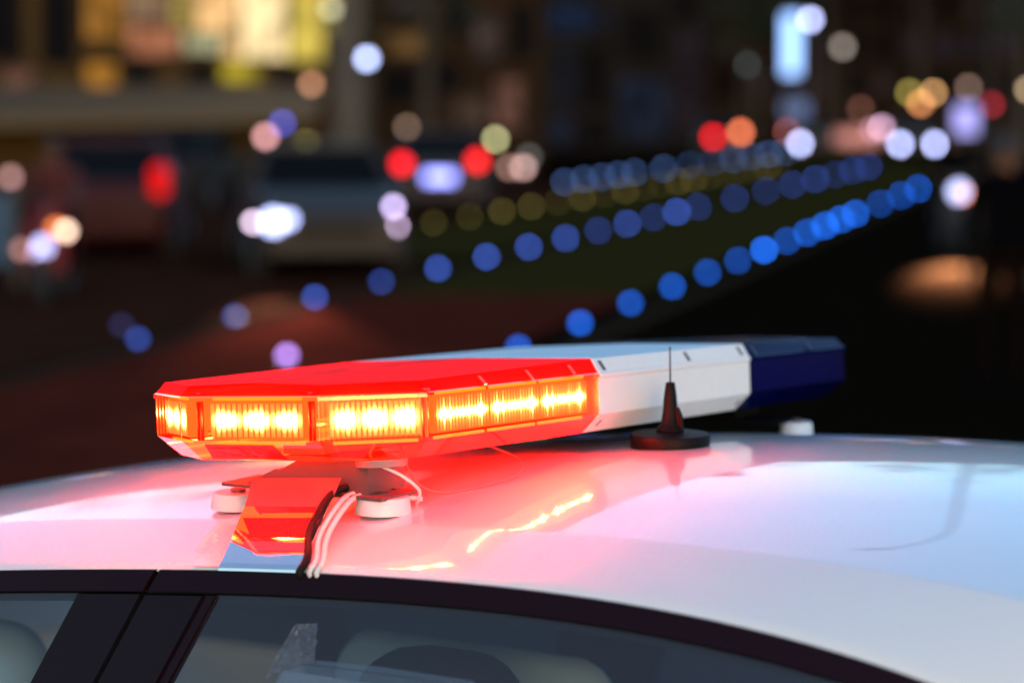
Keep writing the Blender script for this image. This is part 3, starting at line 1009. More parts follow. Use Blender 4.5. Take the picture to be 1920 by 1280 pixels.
# pale lit pillar at the corner of the shop
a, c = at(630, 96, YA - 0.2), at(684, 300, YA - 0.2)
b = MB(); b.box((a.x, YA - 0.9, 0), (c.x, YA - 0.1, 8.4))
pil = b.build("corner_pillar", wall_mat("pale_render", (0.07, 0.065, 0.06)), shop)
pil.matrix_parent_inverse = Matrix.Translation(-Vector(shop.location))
# long awning over the pavement, with its frame and posts
aw = empty("awning", (-9.2, YA - 1.7, 0))
tag(aw, "long pale canopy running along the shop front below its windows", "awning")
zc = 1.92 - 0.30
b = MB(); b.prism([(-9.5, -1.2, 1.52), (5.0, -1.2, 1.72), (5.0, 1.6, 2.35), (-9.5, 1.6, 2.3)], (0, 0, 0.05)); b.build("canopy", mat("beige_canvas", (0.10, 0.07, 0.04), 0.9, vary=0.15), aw)
b = MB(); b.prism([(-9.5, -1.24, 1.34), (5.0, -1.24, 1.60), (5.0, -1.24, 1.80), (-9.5, -1.24, 1.60)], (0, 0.03, 0)); b.build("valance", emit("valance_painted_glow", lin((96, 80, 58)), 0.9), aw)  # valance glows by itself to imitate light falling on the cloth
for x in (-9.3, -5.5, -1.5, 2.0, 4.8):
    b = MB(); b.tube([(x, -1.1, 0), (x, -1.1, 1.52 + 0.014 * (x + 9.5))], 0.03, 6); b.build("post", frame_m, aw)

YB = 80
mid = facade("brown_building", "dark brown building standing between the shop and the bluish tower", -6.2, 1.0, YB, 15, 12, wall_mat("brown_wall", (0.026, 0.016, 0.010)))
for r, c in (((720, 62, 812, 104), (96, 70, 40)), ((740, -10, 800, 22), (60, 50, 48)), ((890, 30, 936, 110), (66, 54, 50)), ((930, 150, 976, 240), (104, 72, 62)), ((850, 180, 912, 236), (70, 54, 44))):
    window(mid, YB, r, lit(c, 1))
for r in ((840, -10, 880, 60), (720, 130, 780, 190), (810, 120, 860, 170), (960, 10, 1000, 110)):
    window(mid, YB, r, dark_pane)

YC = 105
tow = facade("glass_building", "bluish dark office block right of the brown building", 1.1, 8.6, YC, 22, 14, wall_mat("blue_grey_wall", (0.014, 0.013, 0.013)))
for r, c in (((1030, 6, 1112, 60), (34, 48, 74)), ((1120, 20, 1150, 52), (26, 30, 40)), ((1040, 88, 1080, 200), (34, 36, 42)), ((1160, 150, 1250, 258), (36, 44, 60)), ((1030, 225, 1070, 268), (38, 44, 62)), ((1268, 60, 1312, 250), (44, 36, 42))):
    window(tow, YC, r, lit(c, 0.6), 0.1)
for r in ((1170, 20, 1240, 110), (1090, 88, 1140, 200), (1090, 225, 1140, 268), (1258, -20, 1312, 40), (1030, -60, 1112, -20)):
    window(tow, YC, r, dark_pane, 0.1)

YD = 120
far = facade("long_building", "long dark building closing the far end of the street", 8.9, 46, YD, 17, 12, wall_mat("dull_plum_wall", (0.022, 0.014, 0.010)))
for x in range(1350, 1920, 58):
    for y in (-4, 66, 136):
        c = R.choice([None, (48, 38, 36), (56, 44, 40), None, (40, 36, 44)])
        window(far, YD, (x, y, x + 32, y + 38), lit(c) if c else dark_pane, 0.1)
left = facade("corner_house", "plain dark house left of the shop building", -34, -21, 48, 9, 10, wall_mat("dark_plaster", (0.022, 0.016, 0.012)))
for x in (-420, -320, -220, -130): window(left, 48, (x, 40, x + 55, 150), dark_pane)
right = facade("side_block", "unlit block far on the right behind the trees", 48, 90, 100, 17, 14, wall_mat("grey_plaster", (0.03, 0.03, 0.03)))

# ------------------------------------------------------------------ trees
bark = mat("tree_bark", (0.035, 0.028, 0.02), 0.9, vary=0.3)
leafs = [mat("tree_leaf_" + k, c, 0.7, spec=0.2) for k, c in (("dark", (0.018, 0.030, 0.016)), ("mid", (0.030, 0.046, 0.022)))]
def tree(loc, h, rc, label, seed, n=1500):
    rr = random.Random(seed)
    o = empty("tree", loc); tag(o, label, "tree", "street trees before the far buildings")
    b = MB()
    th = h * 0.42
    b.tube([(0, 0, 0), (0.05, 0, th * 0.5), (0.0, 0.05, th), (0.1, 0, h * 0.8)], [0.22, 0.17, 0.13, 0.05], 8)
    for k in range(6):
        a = rr.uniform(0, 6.28); z = th * rr.uniform(0.8, 1.2); q = rc * rr.uniform(0.5, 0.85)
        b.tube([(0, 0, z), (q * 0.5 * math.cos(a), q * 0.5 * math.sin(a), z + q * 0.35), (q * math.cos(a), q * math.sin(a), z + q * 0.8)], [0.09, 0.06, 0.02], 6)
    b.build("trunk", bark, o)
    b = MB()
    cl = [(Vector((rr.gauss(0, 0.45) * rc, rr.gauss(0, 0.45) * rc, h * 0.68 + rr.gauss(0, 0.16) * h)), rc * rr.uniform(0.28, 0.5)) for _ in range(16)]
    for k in range(n):
        c, q = rr.choice(cl)
        d = Vector((rr.gauss(0, 1), rr.gauss(0, 1), rr.gauss(0, 0.8))); d = d.normalized() * q * rr.uniform(0.5, 1.05)
        p = c + d
        e1 = Vector((rr.gauss(0, 1), rr.gauss(0, 1), rr.gauss(0, 1))).normalized() * 0.17
        e2 = e1.orthogonal().normalized() * 0.10
        b.face((p - e1, p + e2, p + e1, p - e2), 0 if rr.random() < 0.6 else 1)
    b.build("crown", leafs, o)
    return o
for i, (x, y, h, rc, lb) in enumerate(((26.5, 86, 15.0, 4.6, "broad dark tree at the right before the long building"), (21.2, 96, 14.5, 4.2, "dark tree above the string of amber lamps"),
                               (17.5, 84, 13.5, 3.4, "slim dark tree behind the pair of white headlights"), (31.5, 78, 16.5, 5.0, "tallest dark tree at the far right"),
                               (-17.5, 46, 8.5, 2.6, "dark tree in front of the shop at the far left"), (11.2, 112, 10, 2.8, "dark tree between the bluish block and the long building"))):
    tree((x, y, 0), h, rc, lb, 20 + i)
rs = random.Random(5)
NTH = ["leftmost", "second", "third", "fourth", "fifth", "sixth", "seventh", "eighth", "ninth", "rightmost"]
for i in range(10):
    tree((10.6 + 3.9 * i + rs.uniform(-0.8, 0.8), 114 + rs.uniform(-1.5, 1.5), 0), rs.uniform(17, 22) + min(i, 5) * 1.3, rs.uniform(3.6, 5.4),
         NTH[i] + (" of the tall dark trees in the row before the long building" if i in (0, 9) else " from the left of the tall dark trees before the long building"), 60 + i, 1700)
for i, x in enumerate((-2.5, -8.5, -13.5)):
    tree((x, 70 + 2 * i, 0), 16.5 + 1.5 * i, 4.2, ("tall dark tree rising behind the shop building, near its corner", "tall dark tree rising behind the middle of the shop building", "tall dark tree rising behind the left end of the shop building")[i], 90 + i, 1500)

# ------------------------------------------------------------------ lamps
def disc_gain(Y, size):
    """How much a lamp of this size must outshine the soft disc the lens makes of it."""
    c = 58 * (1 - 2.80 / Y)
    e = size / Y * 4533.3
    return max(1.0, (c * c + e * e * 0.3) / (e * e))
def lamp_color(c, Y, size, k=1.0):
    return emit("lamp_glow", lin(c), disc_gain(Y, size) * k)
metal_m = mat("lamp_metal", (0.03, 0.03, 0.032), 0.5, metal=0.5)

# path lights: two lawn edges, a far edge and a warm row
ORD = ["very", "second", "third", "fourth", "fifth", "sixth", "seventh", "eighth", "ninth", "tenth", "eleventh", "twelfth"]
def path_row(x0, y0, n, group, label, c0, seed, step=2.15, size=0.07, skip=(), fade=1.25, kmin=0.55, gain=1.0):
    rr = random.Random(seed); meshes = {}
    for i in range(n):
        if i in skip: continue
        Y = y0 + step * i
        lv = rr.choice((0.4, 0.55, 0.7, 0.9, 1.0, 1.35))
        k = max(kmin, lv) * gain * min(1.0, (38.0 / Y) ** fade)
        sz = size * (1 + 0.35 * max(0, Y - 28) / 30)
        key = (round(k, 1), int(Y / 6))
        if key not in meshes:
            b = MB()
            b.lathe([(sz * 0.8, 0), (sz * 0.8, 0.012), (sz * 0.62, 0.02)], (0, 0, 0), 10, 0)
            b.ball((0, 0, 0.02 + sz * 0.3), sz * 0.5, 1, 10, 6)
            meshes[key] = b.mesh("path_light", [metal_m, lamp_color(c0(i, rr), Y, sz, k)], 50)
        o = bpy.data.objects.new("path_light", meshes[key]); COL.objects.link(o)
        o.location = (x0 + 0.253 * (Y - y0), Y, 0.0)
        tag(o, ORD[i] + " nearest " + label if i < 12 else "one of the merging farther lights, " + label, "path light", group)
blues = lambda i, rr: (26, 88, 200)
path_row(-3.04, 19.56, 28, "blue lights of the left lawn edge", "blue light on the left lawn edge", lambda i, rr: (50, 78, 165), 5, kmin=0.45, gain=0.66, skip=(13, 15, 17, 19, 21, 23, 25, 27))
path_row(0.05, 18.85, 19, "blue lights of the right lawn edge", "blue light on the right lawn edge", lambda i, rr: (22, 92, 206), 9, kmin=0.5, fade=1.8, skip=(12, 14, 16, 18))
path_row(1.30, 60.0, 20, "blue lights of the far lawn", "faint blue light on the far lawn", lambda i, rr: (70, 98, 150), 11, kmin=0.5, size=0.09, gain=0.62, skip=(5, 7, 9, 11, 13, 15, 17, 19))
path_row(-1.27, 39.2, 19, "amber lights of the far lawn", "dim amber light on the far lawn", lambda i, rr: (104, 92, 44), 13, kmin=0.5, gain=0.28)

def path_light_single(px, py, c, label):
    Y = 8703 / (py - 200)
    p = at(px, py, Y)
    b = MB(); b.lathe([(0.06, 0), (0.06, 0.012), (0.045, 0.02)], (0, 0, 0), 10, 0); b.ball((0, 0, 0.035), 0.04, 1, 10, 6)
    tag(b.build("path_light", [metal_m, lamp_color(c, Y, 0.08)], None, 50, (p.x, p.y, 0)), label, "path light")
path_light_single(538, 676, (196, 150, 255), "violet white globe light low behind the red end of the bar")
path_light_single(228, 618, (34, 34, 66), "very faint blue light left of the first lawn light")

def wall_lamp(px, py, Y, c, label, size=0.16, k=1.0, group=None):
    p = at(px, py, Y - 0.35)
    o = empty("wall_lamp", (p.x, p.y, p.z)); tag(o, label, "lamp", group)
    b = MB(); b.tube([(0, 0.36, 0.10), (0, 0.1, 0.16), (0, 0, size * 0.5)], 0.02, 6); b.box((-0.06, 0.33, 0.0), (0.06, 0.36, 0.2)); b.build("bracket", metal_m, o)
    b = MB(); b.ball((0, 0, 0), size * 0.5, 0, 12, 8); b.build("globe", lamp_color(c, Y, size, k), o, True)
def street_lamp(px, py, Y, c, label, size=0.2, k=1.0, sx=1, sz=1):
    p = at(px, py, Y)
    o = empty("street_lamp", (p.x, p.y, 0)); tag(o, label, "street lamp")
    b = MB(); b.tube([(0, 0.12, 0), (0, 0.12, p.z * 0.5), (0, 0.12, p.z + 0.12)], [0.06, 0.045, 0.035], 8); b.build("pole", metal_m, o)
    b = MB(); b.lathe([(size * 0.55, size * 0.42), (size * 0.4, size * 0.62), (0.05, size * 0.72)], (0, 0.02, p.z), 12); b.build("lamp_hood", metal_m, o)
    b = MB(); b.ball((0, 0, p.z), size * 0.5, 0, 12, 8, (sx, 0.8, sz)); b.build("globe", lamp_color(c, Y, size, k), o, True)
# around the shop
street_lamp(688, 110, 54, (186, 200, 255), "bright cool white globe lamp at the corner pillar of the shop", 0.22, 1.2)
street_lamp(20, 332, 38, (150, 110, 108), "dusty pink low lamp at the left edge of the picture", 0.16)
street_lamp(668, 345, 36, (60, 62, 82), "faint grey blue low lamp right of the silver car roof", 0.16, 0.6)
street_lamp(620, 16, 53.5, (150, 146, 116), "pale lamp high above the yellow shop windows", 0.24, 1.0)
street_lamp(498, 256, 50, (206, 146, 146), "pink globe lamp before the shop front", 0.2)
street_lamp(529, 231, 51.5, (70, 74, 168), "small blue lamp right behind the pink globe lamp", 0.16, 0.9)
wall_lamp(584, 158, YA, (150, 104, 78), "dull orange lamp on the shop wall under the yellow windows", 0.2)
street_lamp(574, 272, 50.5, (160, 152, 84), "yellow green oval lamp right of the pink globe", 0.22, 1.0, 1.5, 0.8)
# before the brown building
street_lamp(763, 238, 74, (112, 90, 76), "dim brown lamp above the left red tail lamp", 0.22, 0.7)
street_lamp(768, 262, 75, (104, 80, 64), "dim brown lamp just below its twin by the brown building", 0.22, 0.6)
street_lamp(929, 261, 72, (158, 158, 112), "pale yellow green lamp above the right red tail lamp", 0.2)
street_lamp(955, 314, 64, (140, 104, 92), "dull pink low lamp right of the red tail lamps", 0.2, 0.75)
street_lamp(981, 314, 65, (176, 140, 136), "brighter pink low lamp beside the dull one", 0.2, 0.85)
street_lamp(992, 294, 69, (70, 70, 68), "grey dim lamp above the pair of pink lamps", 0.2, 0.8)
# tower side and far end
street_lamp(1519, 37, 92, (192, 200, 255), "bright white lamp beside the tall lit sign", 0.32, 1.0)
street_lamp(1580, 88, 100, (126, 116, 108), "pale dim lamp right of the tall lit sign", 0.36, 0.8)
wall_lamp(1398, 122, YD, (60, 70, 70), "grey green lamp on the wall left of the tall sign", 0.4, 0.8)
street_lamp(1705, 174, 108, (124, 112, 52), "olive lamp, leftmost of the amber trio", 0.3, 0.9)
street_lamp(1750, 174, 109, (172, 130, 84), "sand coloured lamp, rightmost of the amber trio", 0.3, 0.9)
street_lamp(1726, 194, 107, (186, 118, 72), "orange lamp, lowest of the amber trio", 0.3, 0.9)
street_lamp(1816, 164, 104, (110, 88, 78), "dull brown lamp right of the amber trio", 0.3, 0.8)
street_lamp(1928, 168, 82, (150, 128, 98), "cream lamp cut by the right edge of the picture", 0.24)
street_lamp(1858, 196, 99, (150, 34, 48), "dim red lamp at the right below the brown one", 0.3, 0.7)
street_lamp(1614, 204, 103, (100, 62, 52), "dull brick red lamp right of the tall sign", 0.3, 0.6)
street_lamp(1655, 240, 101, (222, 176, 206), "pale pink lamp left of the pair of headlights", 0.3, 0.9)
street_lamp(1637, 244, 106, (150, 110, 126), "dim pink lamp overlapping the pale pink one", 0.3, 0.6)
street_lamp(1478, 246, 97, (160, 84, 84), "faded red lamp behind the single headlight", 0.28, 0.7)
# lit panels: tall sign, violet panel, red shop band
def lit_sign(name, label, cat, px, py, w, h, Y, c, k, poles=True):
    p = at(px, py, Y)
    o = empty(name, (p.x, p.y, 0)); tag(o, label, cat)
    b = MB(); b.box((-w / 2 - 0.06, 0.0, p.z - h / 2 - 0.06), (w / 2 + 0.06, 0.18, p.z + h / 2 + 0.06)); b.build("casing", metal_m, o)
    b = MB(); b.box((-w / 2, -0.02, p.z - h / 2), (w / 2, 0.01, p.z + h / 2)); b.build("lit_face", emit("sign_glow", lin(c), k), o)
    b = MB(); b.tube([(0, 0.1, 0), (0, 0.1, p.z - h / 2)], 0.07, 8); b.build("post", metal_m, o)
lit_sign("lit_sign", "tall narrow cyan white lit sign above the street", "sign", 1484, 84, 0.62, 2.35, 96, (150, 190, 255), 3.0)
lit_sign("lit_sign", "soft bluish panel imitating the reflection under the tall lit sign", "sign", 1492, 205, 1.0, 0.7, 97.5, (74, 88, 122), 2.2)  # added glowing panel in place of a dim reflection
lit_sign("lit_sign", "violet lit panel at the right above the single bright headlight", "sign", 1811, 225, 0.75, 1.0, 88, (150, 146, 214), 2.4)
lit_sign("lit_sign", "wide salmon lit board behind the headlights", "sign", 1608, 258, 2.0, 0.6, 110, (196, 128, 118), 1.7)

# ------------------------------------------------------------------ vehicles
veh_paint = {}
def vpaint(c):
    if c not in veh_paint: veh_paint[c] = mat("vehicle_paint", c, 0.45, spec=0.12)
    return veh_paint[c]
dark_glass = mat("vehicle_glass", (0.004, 0.004, 0.004), 0.15, spec=0.03)
def vehicle(name, label, cat, loc, rz, color, kind="car", front=None, rear=None, plate=None, group=None):
    """Local +y is the front. front / rear: list of (x, z, material, radius)."""
    o = empty(name, loc, rz); tag(o, label, cat, group)
    van = kind == "van"
    L, HW = (2.3, 0.92) if van else (2.15, 0.86)
    st = [(-L, 0.4, 0.85, HW * 0.86), (-L + 0.08, 0.26, 0.98, HW * 0.95), (-L * 0.7, 0.22, 1.0, HW), (L * 0.55, 0.22, 1.0, HW), (L * 0.85, 0.22, 0.88, HW * 0.96), (L, 0.34, 0.68, HW * 0.84)]
    b = MB(); rows = []
    for y, zs, zb, hw in st:
        zm = zs + (zb - zs) * 0.5
        rows.append([(-hw + 0.06, y, zs), (-hw, y, zs + 0.12), (-hw, y, zm), (-hw + 0.06, y, zb), (hw - 0.06, y, zb), (hw, y, zm), (hw, y, zs + 0.12), (hw - 0.06, y, zs)])
    b.grid(rows, 0, close=True); b.face(rows[0]); b.face(rows[-1])
    b.build("body", vpaint(color), o, 40)
    zt = 1.95 if van else 1.46
    ys = (-L * 0.97, -L * 0.90, L * 0.45, L * 0.68) if van else (-L * 0.78, -L * 0.42, L * 0.18, L * 0.52)
    wt = HW - (0.14 if van else 0.24)
    b = MB()
    lo = [(-HW + 0.07, ys[0], 0.97), (HW - 0.07, ys[0], 0.97), (HW - 0.07, ys[3], 0.97), (-HW + 0.07, ys[3], 0.97)]
    hi = [(-wt, ys[1], zt - 0.03), (wt, ys[1], zt - 0.03), (wt, ys[2], zt - 0.03), (-wt, ys[2], zt - 0.03)]
    b.grid([lo, hi], 0, close=True)
    b.build("window_glass", dark_glass, o)
    b = MB()
    b.grid([[(x * 1.01, y, z) for x, y, z in hi], [(x * 0.97, y * 0.97, z + 0.06) for x, y, z in hi]], 0, close=True)
    b.face([(x * 0.97, y * 0.97, z + 0.06) for x, y, z in hi])
    b.build("roof", vpaint(color), o, 40)
    for i in range(4):
        pb = MB(); pb.tube([lo[i], hi[i]], 0.035, 6); pb.build("pillar", vpaint(color), o)
    for y in (-L * 0.62, L * 0.62):
        for x in (-HW + 0.08, HW - 0.08):
            Mx = Matrix.Translation((x, y, 0.31)) @ Matrix.Rotation(rad(90), 4, "Y")
            t = MB(); t.lathe([(0.19, -0.10), (0.30, -0.10), (0.31, 0), (0.30, 0.10), (0.19, 0.10)], seg=18, M=Mx); w = t.build("wheel", tyre_m, o, 40)
            r = MB(); r.lathe([(0.05, -0.105), (0.19, -0.10), (0.19, 0.10), (0.05, 0.105)], seg=14, M=Mx); r.build("rim", rim_m, w, 40)
    b = MB(); b.box((-0.42, L - 0.03, 0.50), (0.42, L + 0.012, 0.62)); b.build("grille", black_plastic, o)
    b = MB(); b.box((-HW * 0.84, L - 0.02, 0.30), (HW * 0.84, L + 0.03, 0.44)); b.build("front_bumper", vpaint(color), o)
    b = MB(); b.box((-HW * 0.84, -L - 0.03, 0.34), (HW * 0.84, -L + 0.02, 0.54)); b.build("rear_bumper", vpaint(color), o)
    for lst, y, nm in ((front or (), L, "headlight"), (rear or (), -L, "tail_light")):
        for x, z, m, r in lst:
            s = 1 if y > 0 else -1
            b = MB(); b.ball((x, y - s * 0.02, z), r, 0, 12, 8, (1, 0.5, 1)); b.build(nm, m, o, True)
    if plate:
        b = MB(); b.box((-0.26, -L - 0.05, 0.60), (0.26, -L - 0.028, 0.78)); b.build("number_plate", plate, o)
    return o

# silver car facing us on the left
W2 = lambda c, Y, s, k=1.0: lamp_color(c, Y, s, k)
YS = 26.6
vehicle("parked_car", "silver grey car with blazing headlights left of the lawn", "car", (-2.33, YS + 2.12, 0), rad(180 + 10), (0.032, 0.027, 0.024),
        front=[(0.66, 0.66, W2((186, 196, 255), YS, 0.15, 1.5), 0.115), (0.50, 0.68, W2((186, 196, 255), YS, 0.12, 1.0), 0.07), (0.885, 0.66, W2((200, 176, 200), YS, 0.08), 0.045),
               (-0.66, 0.82, W2((196, 176, 226), YS, 0.08), 0.042), (-0.69, 0.60, W2((206, 176, 214), YS, 0.08), 0.042)])
# red tail lights further on
YR = 42.5
vehicle("parked_car", "dark car with two big red tail lamps and a lit number plate", "car", (-1.27, YR + 2.15, 0), rad(0), (0.03, 0.026, 0.028),
        rear=[(-0.66, 0.92, W2((236, 24, 36), YR, 0.22, 1.0), 0.12), (0.66, 0.97, W2((236, 30, 30), YR, 0.22, 1.0), 0.12)],
        plate=emit("plate_glow", lin((136, 140, 232)), 6.0))
# oncoming traffic at the far end
vehicle("oncoming_car", "far car with a pair of round white headlights below the amber trio", "car", (16.2, 97 + 2.15, 0), rad(180), (0.05, 0.05, 0.055),
        front=[(-0.69, 0.42, W2((190, 198, 255), 97, 0.3, 1.12), 0.15), (0.66, 0.42, W2((190, 198, 255), 97, 0.3, 1.12), 0.15)])
vehicle("oncoming_car", "far car with one white headlight below the tall lit sign", "car", (12.25, 98 + 2.15, 0), rad(180), (0.05, 0.05, 0.05),
        front=[(0.60, 0.43, W2((192, 200, 255), 98, 0.32, 1.15), 0.16)])
vehicle("leaving_car", "far car showing a red and an orange tail lamp left of the white headlights", "car", (7.98, 90 + 2.15, 0), rad(0), (0.04, 0.03, 0.03),
        rear=[(-0.52, 0.80, W2((214, 10, 26), 90, 0.3, 0.95), 0.15), (0.50, 0.97, W2((222, 112, 72), 90, 0.3, 0.95), 0.15)])
# cars standing at the left
vehicle("parked_car", "dark red car with a tall lit tail lamp at the far left", "car", (-5.30, 32.5, 0), rad(4), (0.035, 0.004, 0.005),
        rear=[(0.72, 1.08, emit("tail_glow", lin((176, 14, 12)), 2.4), 0.12), (0.72, 0.90, emit("tail_glow", lin((176, 14, 12)), 2.4), 0.12), (-0.72, 0.98, emit("tail_glow", lin((60, 10, 12)), 1.0), 0.1)])
vehicle("parked_car", "dark unlit car standing between the red car and the shop canopy", "car", (-6.2, 46.0, 0), rad(-8), (0.012, 0.010, 0.010))

# ------------------------------------------------------------------ people, scooters
skin = mat("skin", (0.12, 0.06, 0.04), 0.7, spec=0.1)
hair_m = mat("dark_hair", (0.012, 0.010, 0.010), 0.7)
def person(loc, rz, label, cloth, pose="stand", trousers=None):
    o = empty("person", loc, rz); tag(o, label, "person")
    if pose == "stand":
        J = dict(pelvis=(0, 0, .95), belly=(0, 0.01, 1.12), chest=(0, 0.02, 1.32), neck=(0, 0.02, 1.49), head=(0, 0.045, 1.60), top=(0, 0.03, 1.72),
                 hl=(-.09, 0, .90), kl=(-.10, .03, .50), al=(-.10, -.02, .09), tl=(-.11, .14, .04), hr=(.09, 0, .90), kr=(.11, .05, .50), ar=(.12, .0, .09), tr=(.14, .16, .04),
                 sl=(-.18, 0.01, 1.42), el=(-.24, -.02, 1.14), wl=(-.23, .07, .90), fl=(-.22, .10, .78), sr=(.18, 0.01, 1.42), er=(.25, -.02, 1.14), wr=(.23, .08, .90), fr=(.22, .11, .78))
    else:
        J = dict(pelvis=(0, -.25, .82), belly=(0, -.2, .98), chest=(0, -.12, 1.18), neck=(0, -.06, 1.36), head=(0, -.02, 1.47), top=(0, -.03, 1.59),
                 hl=(-.10, -.22, .80), kl=(-.18, .17, .72), al=(-.17, .12, .33), tl=(-.17, .27, .28), hr=(.10, -.22, .80), kr=(.18, .17, .72), ar=(.17, .12, .33), tr=(.17, .27, .28),
                 sl=(-.18, -.1, 1.28), el=(-.27, .10, 1.06), wl=(-.25, .33, 1.02), fl=(-.25, .41, 1.02), sr=(.18, -.1, 1.28), er=(.27, .10, 1.06), wr=(.25, .33, 1.02), fr=(.25, .41, 1.02))
    Rd = dict(pelvis=.13, belly=.12, chest=.14, neck=.055, head=.085, top=.06, hl=.085, kl=.055, al=.04, tl=.035, hr=.085, kr=.055, ar=.04, tr=.035,
              sl=.06, el=.042, wl=.03, fl=.03, sr=.06, er=.042, wr=.03, fr=.03)
    ed = [("pelvis", "belly"), ("belly", "chest"), ("chest", "neck"), ("neck", "head"), ("head", "top"), ("pelvis", "hl"), ("hl", "kl"), ("kl", "al"), ("al", "tl"), ("pelvis", "hr"), ("hr", "kr"), ("kr", "ar"), ("ar", "tr"),
          ("chest", "sl"), ("sl", "el"), ("el", "wl"), ("wl", "fl"), ("chest", "sr"), ("sr", "er"), ("er", "wr"), ("wr", "fr")]
    ks = list(J); me = bpy.data.meshes.new("skeleton")
    me.from_pydata([J[k] for k in ks], [(ks.index(a), ks.index(b)) for a, b in ed], [])
    t = bpy.data.objects.new("body_skeleton", me); COL.objects.link(t)
    sk = t.modifiers.new("skin", "SKIN"); t.modifiers.new("sub", "SUBSURF").levels = 2
    for i, k in enumerate(ks):
        d = me.skin_vertices[0].data[i]; d.radius = (Rd[k], Rd[k] * (0.8 if k in ("pelvis", "belly", "chest") else 1)); d.use_root = (k == "pelvis")
    dg = bpy.context.evaluated_depsgraph_get()
    nm = bpy.data.meshes.new_from_object(t.evaluated_get(dg))
    bpy.data.objects.remove(t)
    for q in (cloth, skin, trousers or cloth, navy): nm.materials.append(q)
    hd, wl, wr = Vector(J["neck"]), Vector(J["wl"]), Vector(J["wr"])
    for f in nm.polygons:
        c = f.center
        f.material_index = 1 if c.z > hd.z or (c - Vector(J["fl"])).length < 0.09 or (c - Vector(J["fr"])).length < 0.09 else (3 if c.z < (0.10 if pose == "stand" else .36) else (2 if c.z < (0.98 if pose == "stand" else 0.84) else 0))
        f.use_smooth = True
    bo = bpy.data.objects.new("body", nm); COL.objects.link(bo); bo.parent = o
    H = Vector(J["head"])
    b = MB(); b.ball((H.x, H.y - 0.025, H.z + 0.045), 0.098, 0, 14, 8, (0.92, 1.0, 0.95)); b.build("hair", hair_m, o, True)
    b = MB(); b.ball((H.x, H.y + 0.093, H.z), 0.016, 0, 8, 6, (0.8, 1, 1.3)); b.build("nose", skin, o, True)
    for s in (-1, 1):
        b = MB(); b.ball((H.x + s * 0.032, H.y + 0.078, H.z + 0.022), 0.011, 0, 8, 6); b.build("eye", hair_m, o, True)
        b = MB(); b.ball((H.x + s * 0.088, H.y, H.z), 0.022, 0, 8, 6, (0.4, 0.8, 1.2)); b.build("ear", skin, o, True)
        # fingers on each hand
        fh = Vector(J["fl" if s < 0 else "fr"]); hd2 = (fh - Vector(J["wl" if s < 0 else "wr"])).normalized()
        hb = MB()
        for q in range(4):
            b0 = fh + Vector((0, (q - 1.5) * 0.018, 0)) if pose == "stand" else fh + Vector(((q - 1.5) * 0.018, 0, 0))
            hb.tube([b0, b0 + hd2 * 0.04, b0 + hd2 * 0.065 + Vector((-s * 0.012, 0, -0.01))], [0.009, 0.008, 0.006], 6)
        b0 = fh + Vector((-s * 0.01, 0.03, 0.03)); hb.tube([b0, b0 + hd2 * 0.03 + Vector((0, 0.012, 0))], [0.010, 0.007], 6)
        hb.build("hand", skin, o, True)
    return o
navy = mat("navy_cloth", (0.002, 0.002, 0.003), 0.9, spec=0.0)
person((3.30, 16.2, 0), rad(160), "person in dark navy clothes standing at the right edge of the picture", navy, "stand", mat("dark_trousers", (0.005, 0.003, 0.0025), 0.9, spec=0.0))

def scooter(loc, rz, label, color, lights):
    o = empty("scooter", loc, rz); tag(o, label, "scooter")
    for y in (-0.62, 0.62):
        Mx = Matrix.Translation((0, y, 0.26)) @ Matrix.Rotation(rad(90), 4, "Y")
        t = MB(); t.lathe([(0.13, -0.05), (0.24, -0.05), (0.26, 0), (0.24, 0.05), (0.13, 0.05)], seg=20, M=Mx); w = t.build("wheel", tyre_m, o, 40)
        r = MB(); r.lathe([(0.03, -0.045), (0.13, -0.04), (0.13, 0.04), (0.03, 0.045)], seg=14, M=Mx); r.build("rim", rim_m, w, 40)
    b = MB(); b.grid([[(x * w_, y, z + abs(x) * 0) for x, z in ((-1, z0), (-1, z1), (1, z1), (1, z0))] for y, w_, z0, z1 in ((-0.85, .10, .50, .68), (-0.4, .16, .36, .72), (-0.05, .15, .30, .60), (0.0, .16, .26, .32), (0.38, .16, .26, .32))], 0, close=True)
    b.build("body", vpaint(color), o, 40)
    b = MB(); b.grid([[(-0.2, 0.40, 0.30), (-0.1, 0.47, 0.30), (0.1, 0.47, 0.30), (0.2, 0.40, 0.30)], [(-0.22, 0.36, 0.70), (-0.1, 0.43, 0.72), (0.1, 0.43, 0.72), (0.22, 0.36, 0.70)], [(-0.13, 0.28, 0.95), (-0.07, 0.33, 0.98), (0.07, 0.33, 0.98), (0.13, 0.28, 0.95)]]); b.build("front_shield", vpaint(color), o, 40)
    b = MB(); b.box((-0.14, -0.72, 0.72), (0.14, -0.08, 0.80)); bev(b.build("seat", rubber, o), 0.03)
    b = MB(); b.tube([(-0.33, 0.24, 1.03), (0, 0.30, 1.0), (0.33, 0.24, 1.03)], 0.018, 8); b.build("handlebar", metal_m, o)
    b = MB(); b.tube([(0, 0.30, 1.0), (0, 0.45, 0.62), (0, 0.60, 0.28)], 0.03, 8); b.build("fork", metal_m, o)
    for x, z, m, r in lights:
        b = MB(); b.ball((x, 0.50, z), r, 0, 12, 8, (1, 0.6, 1)); b.build("headlight", m, o, True)
    return o
YM = 23.6
p = at(80, 460, YM)
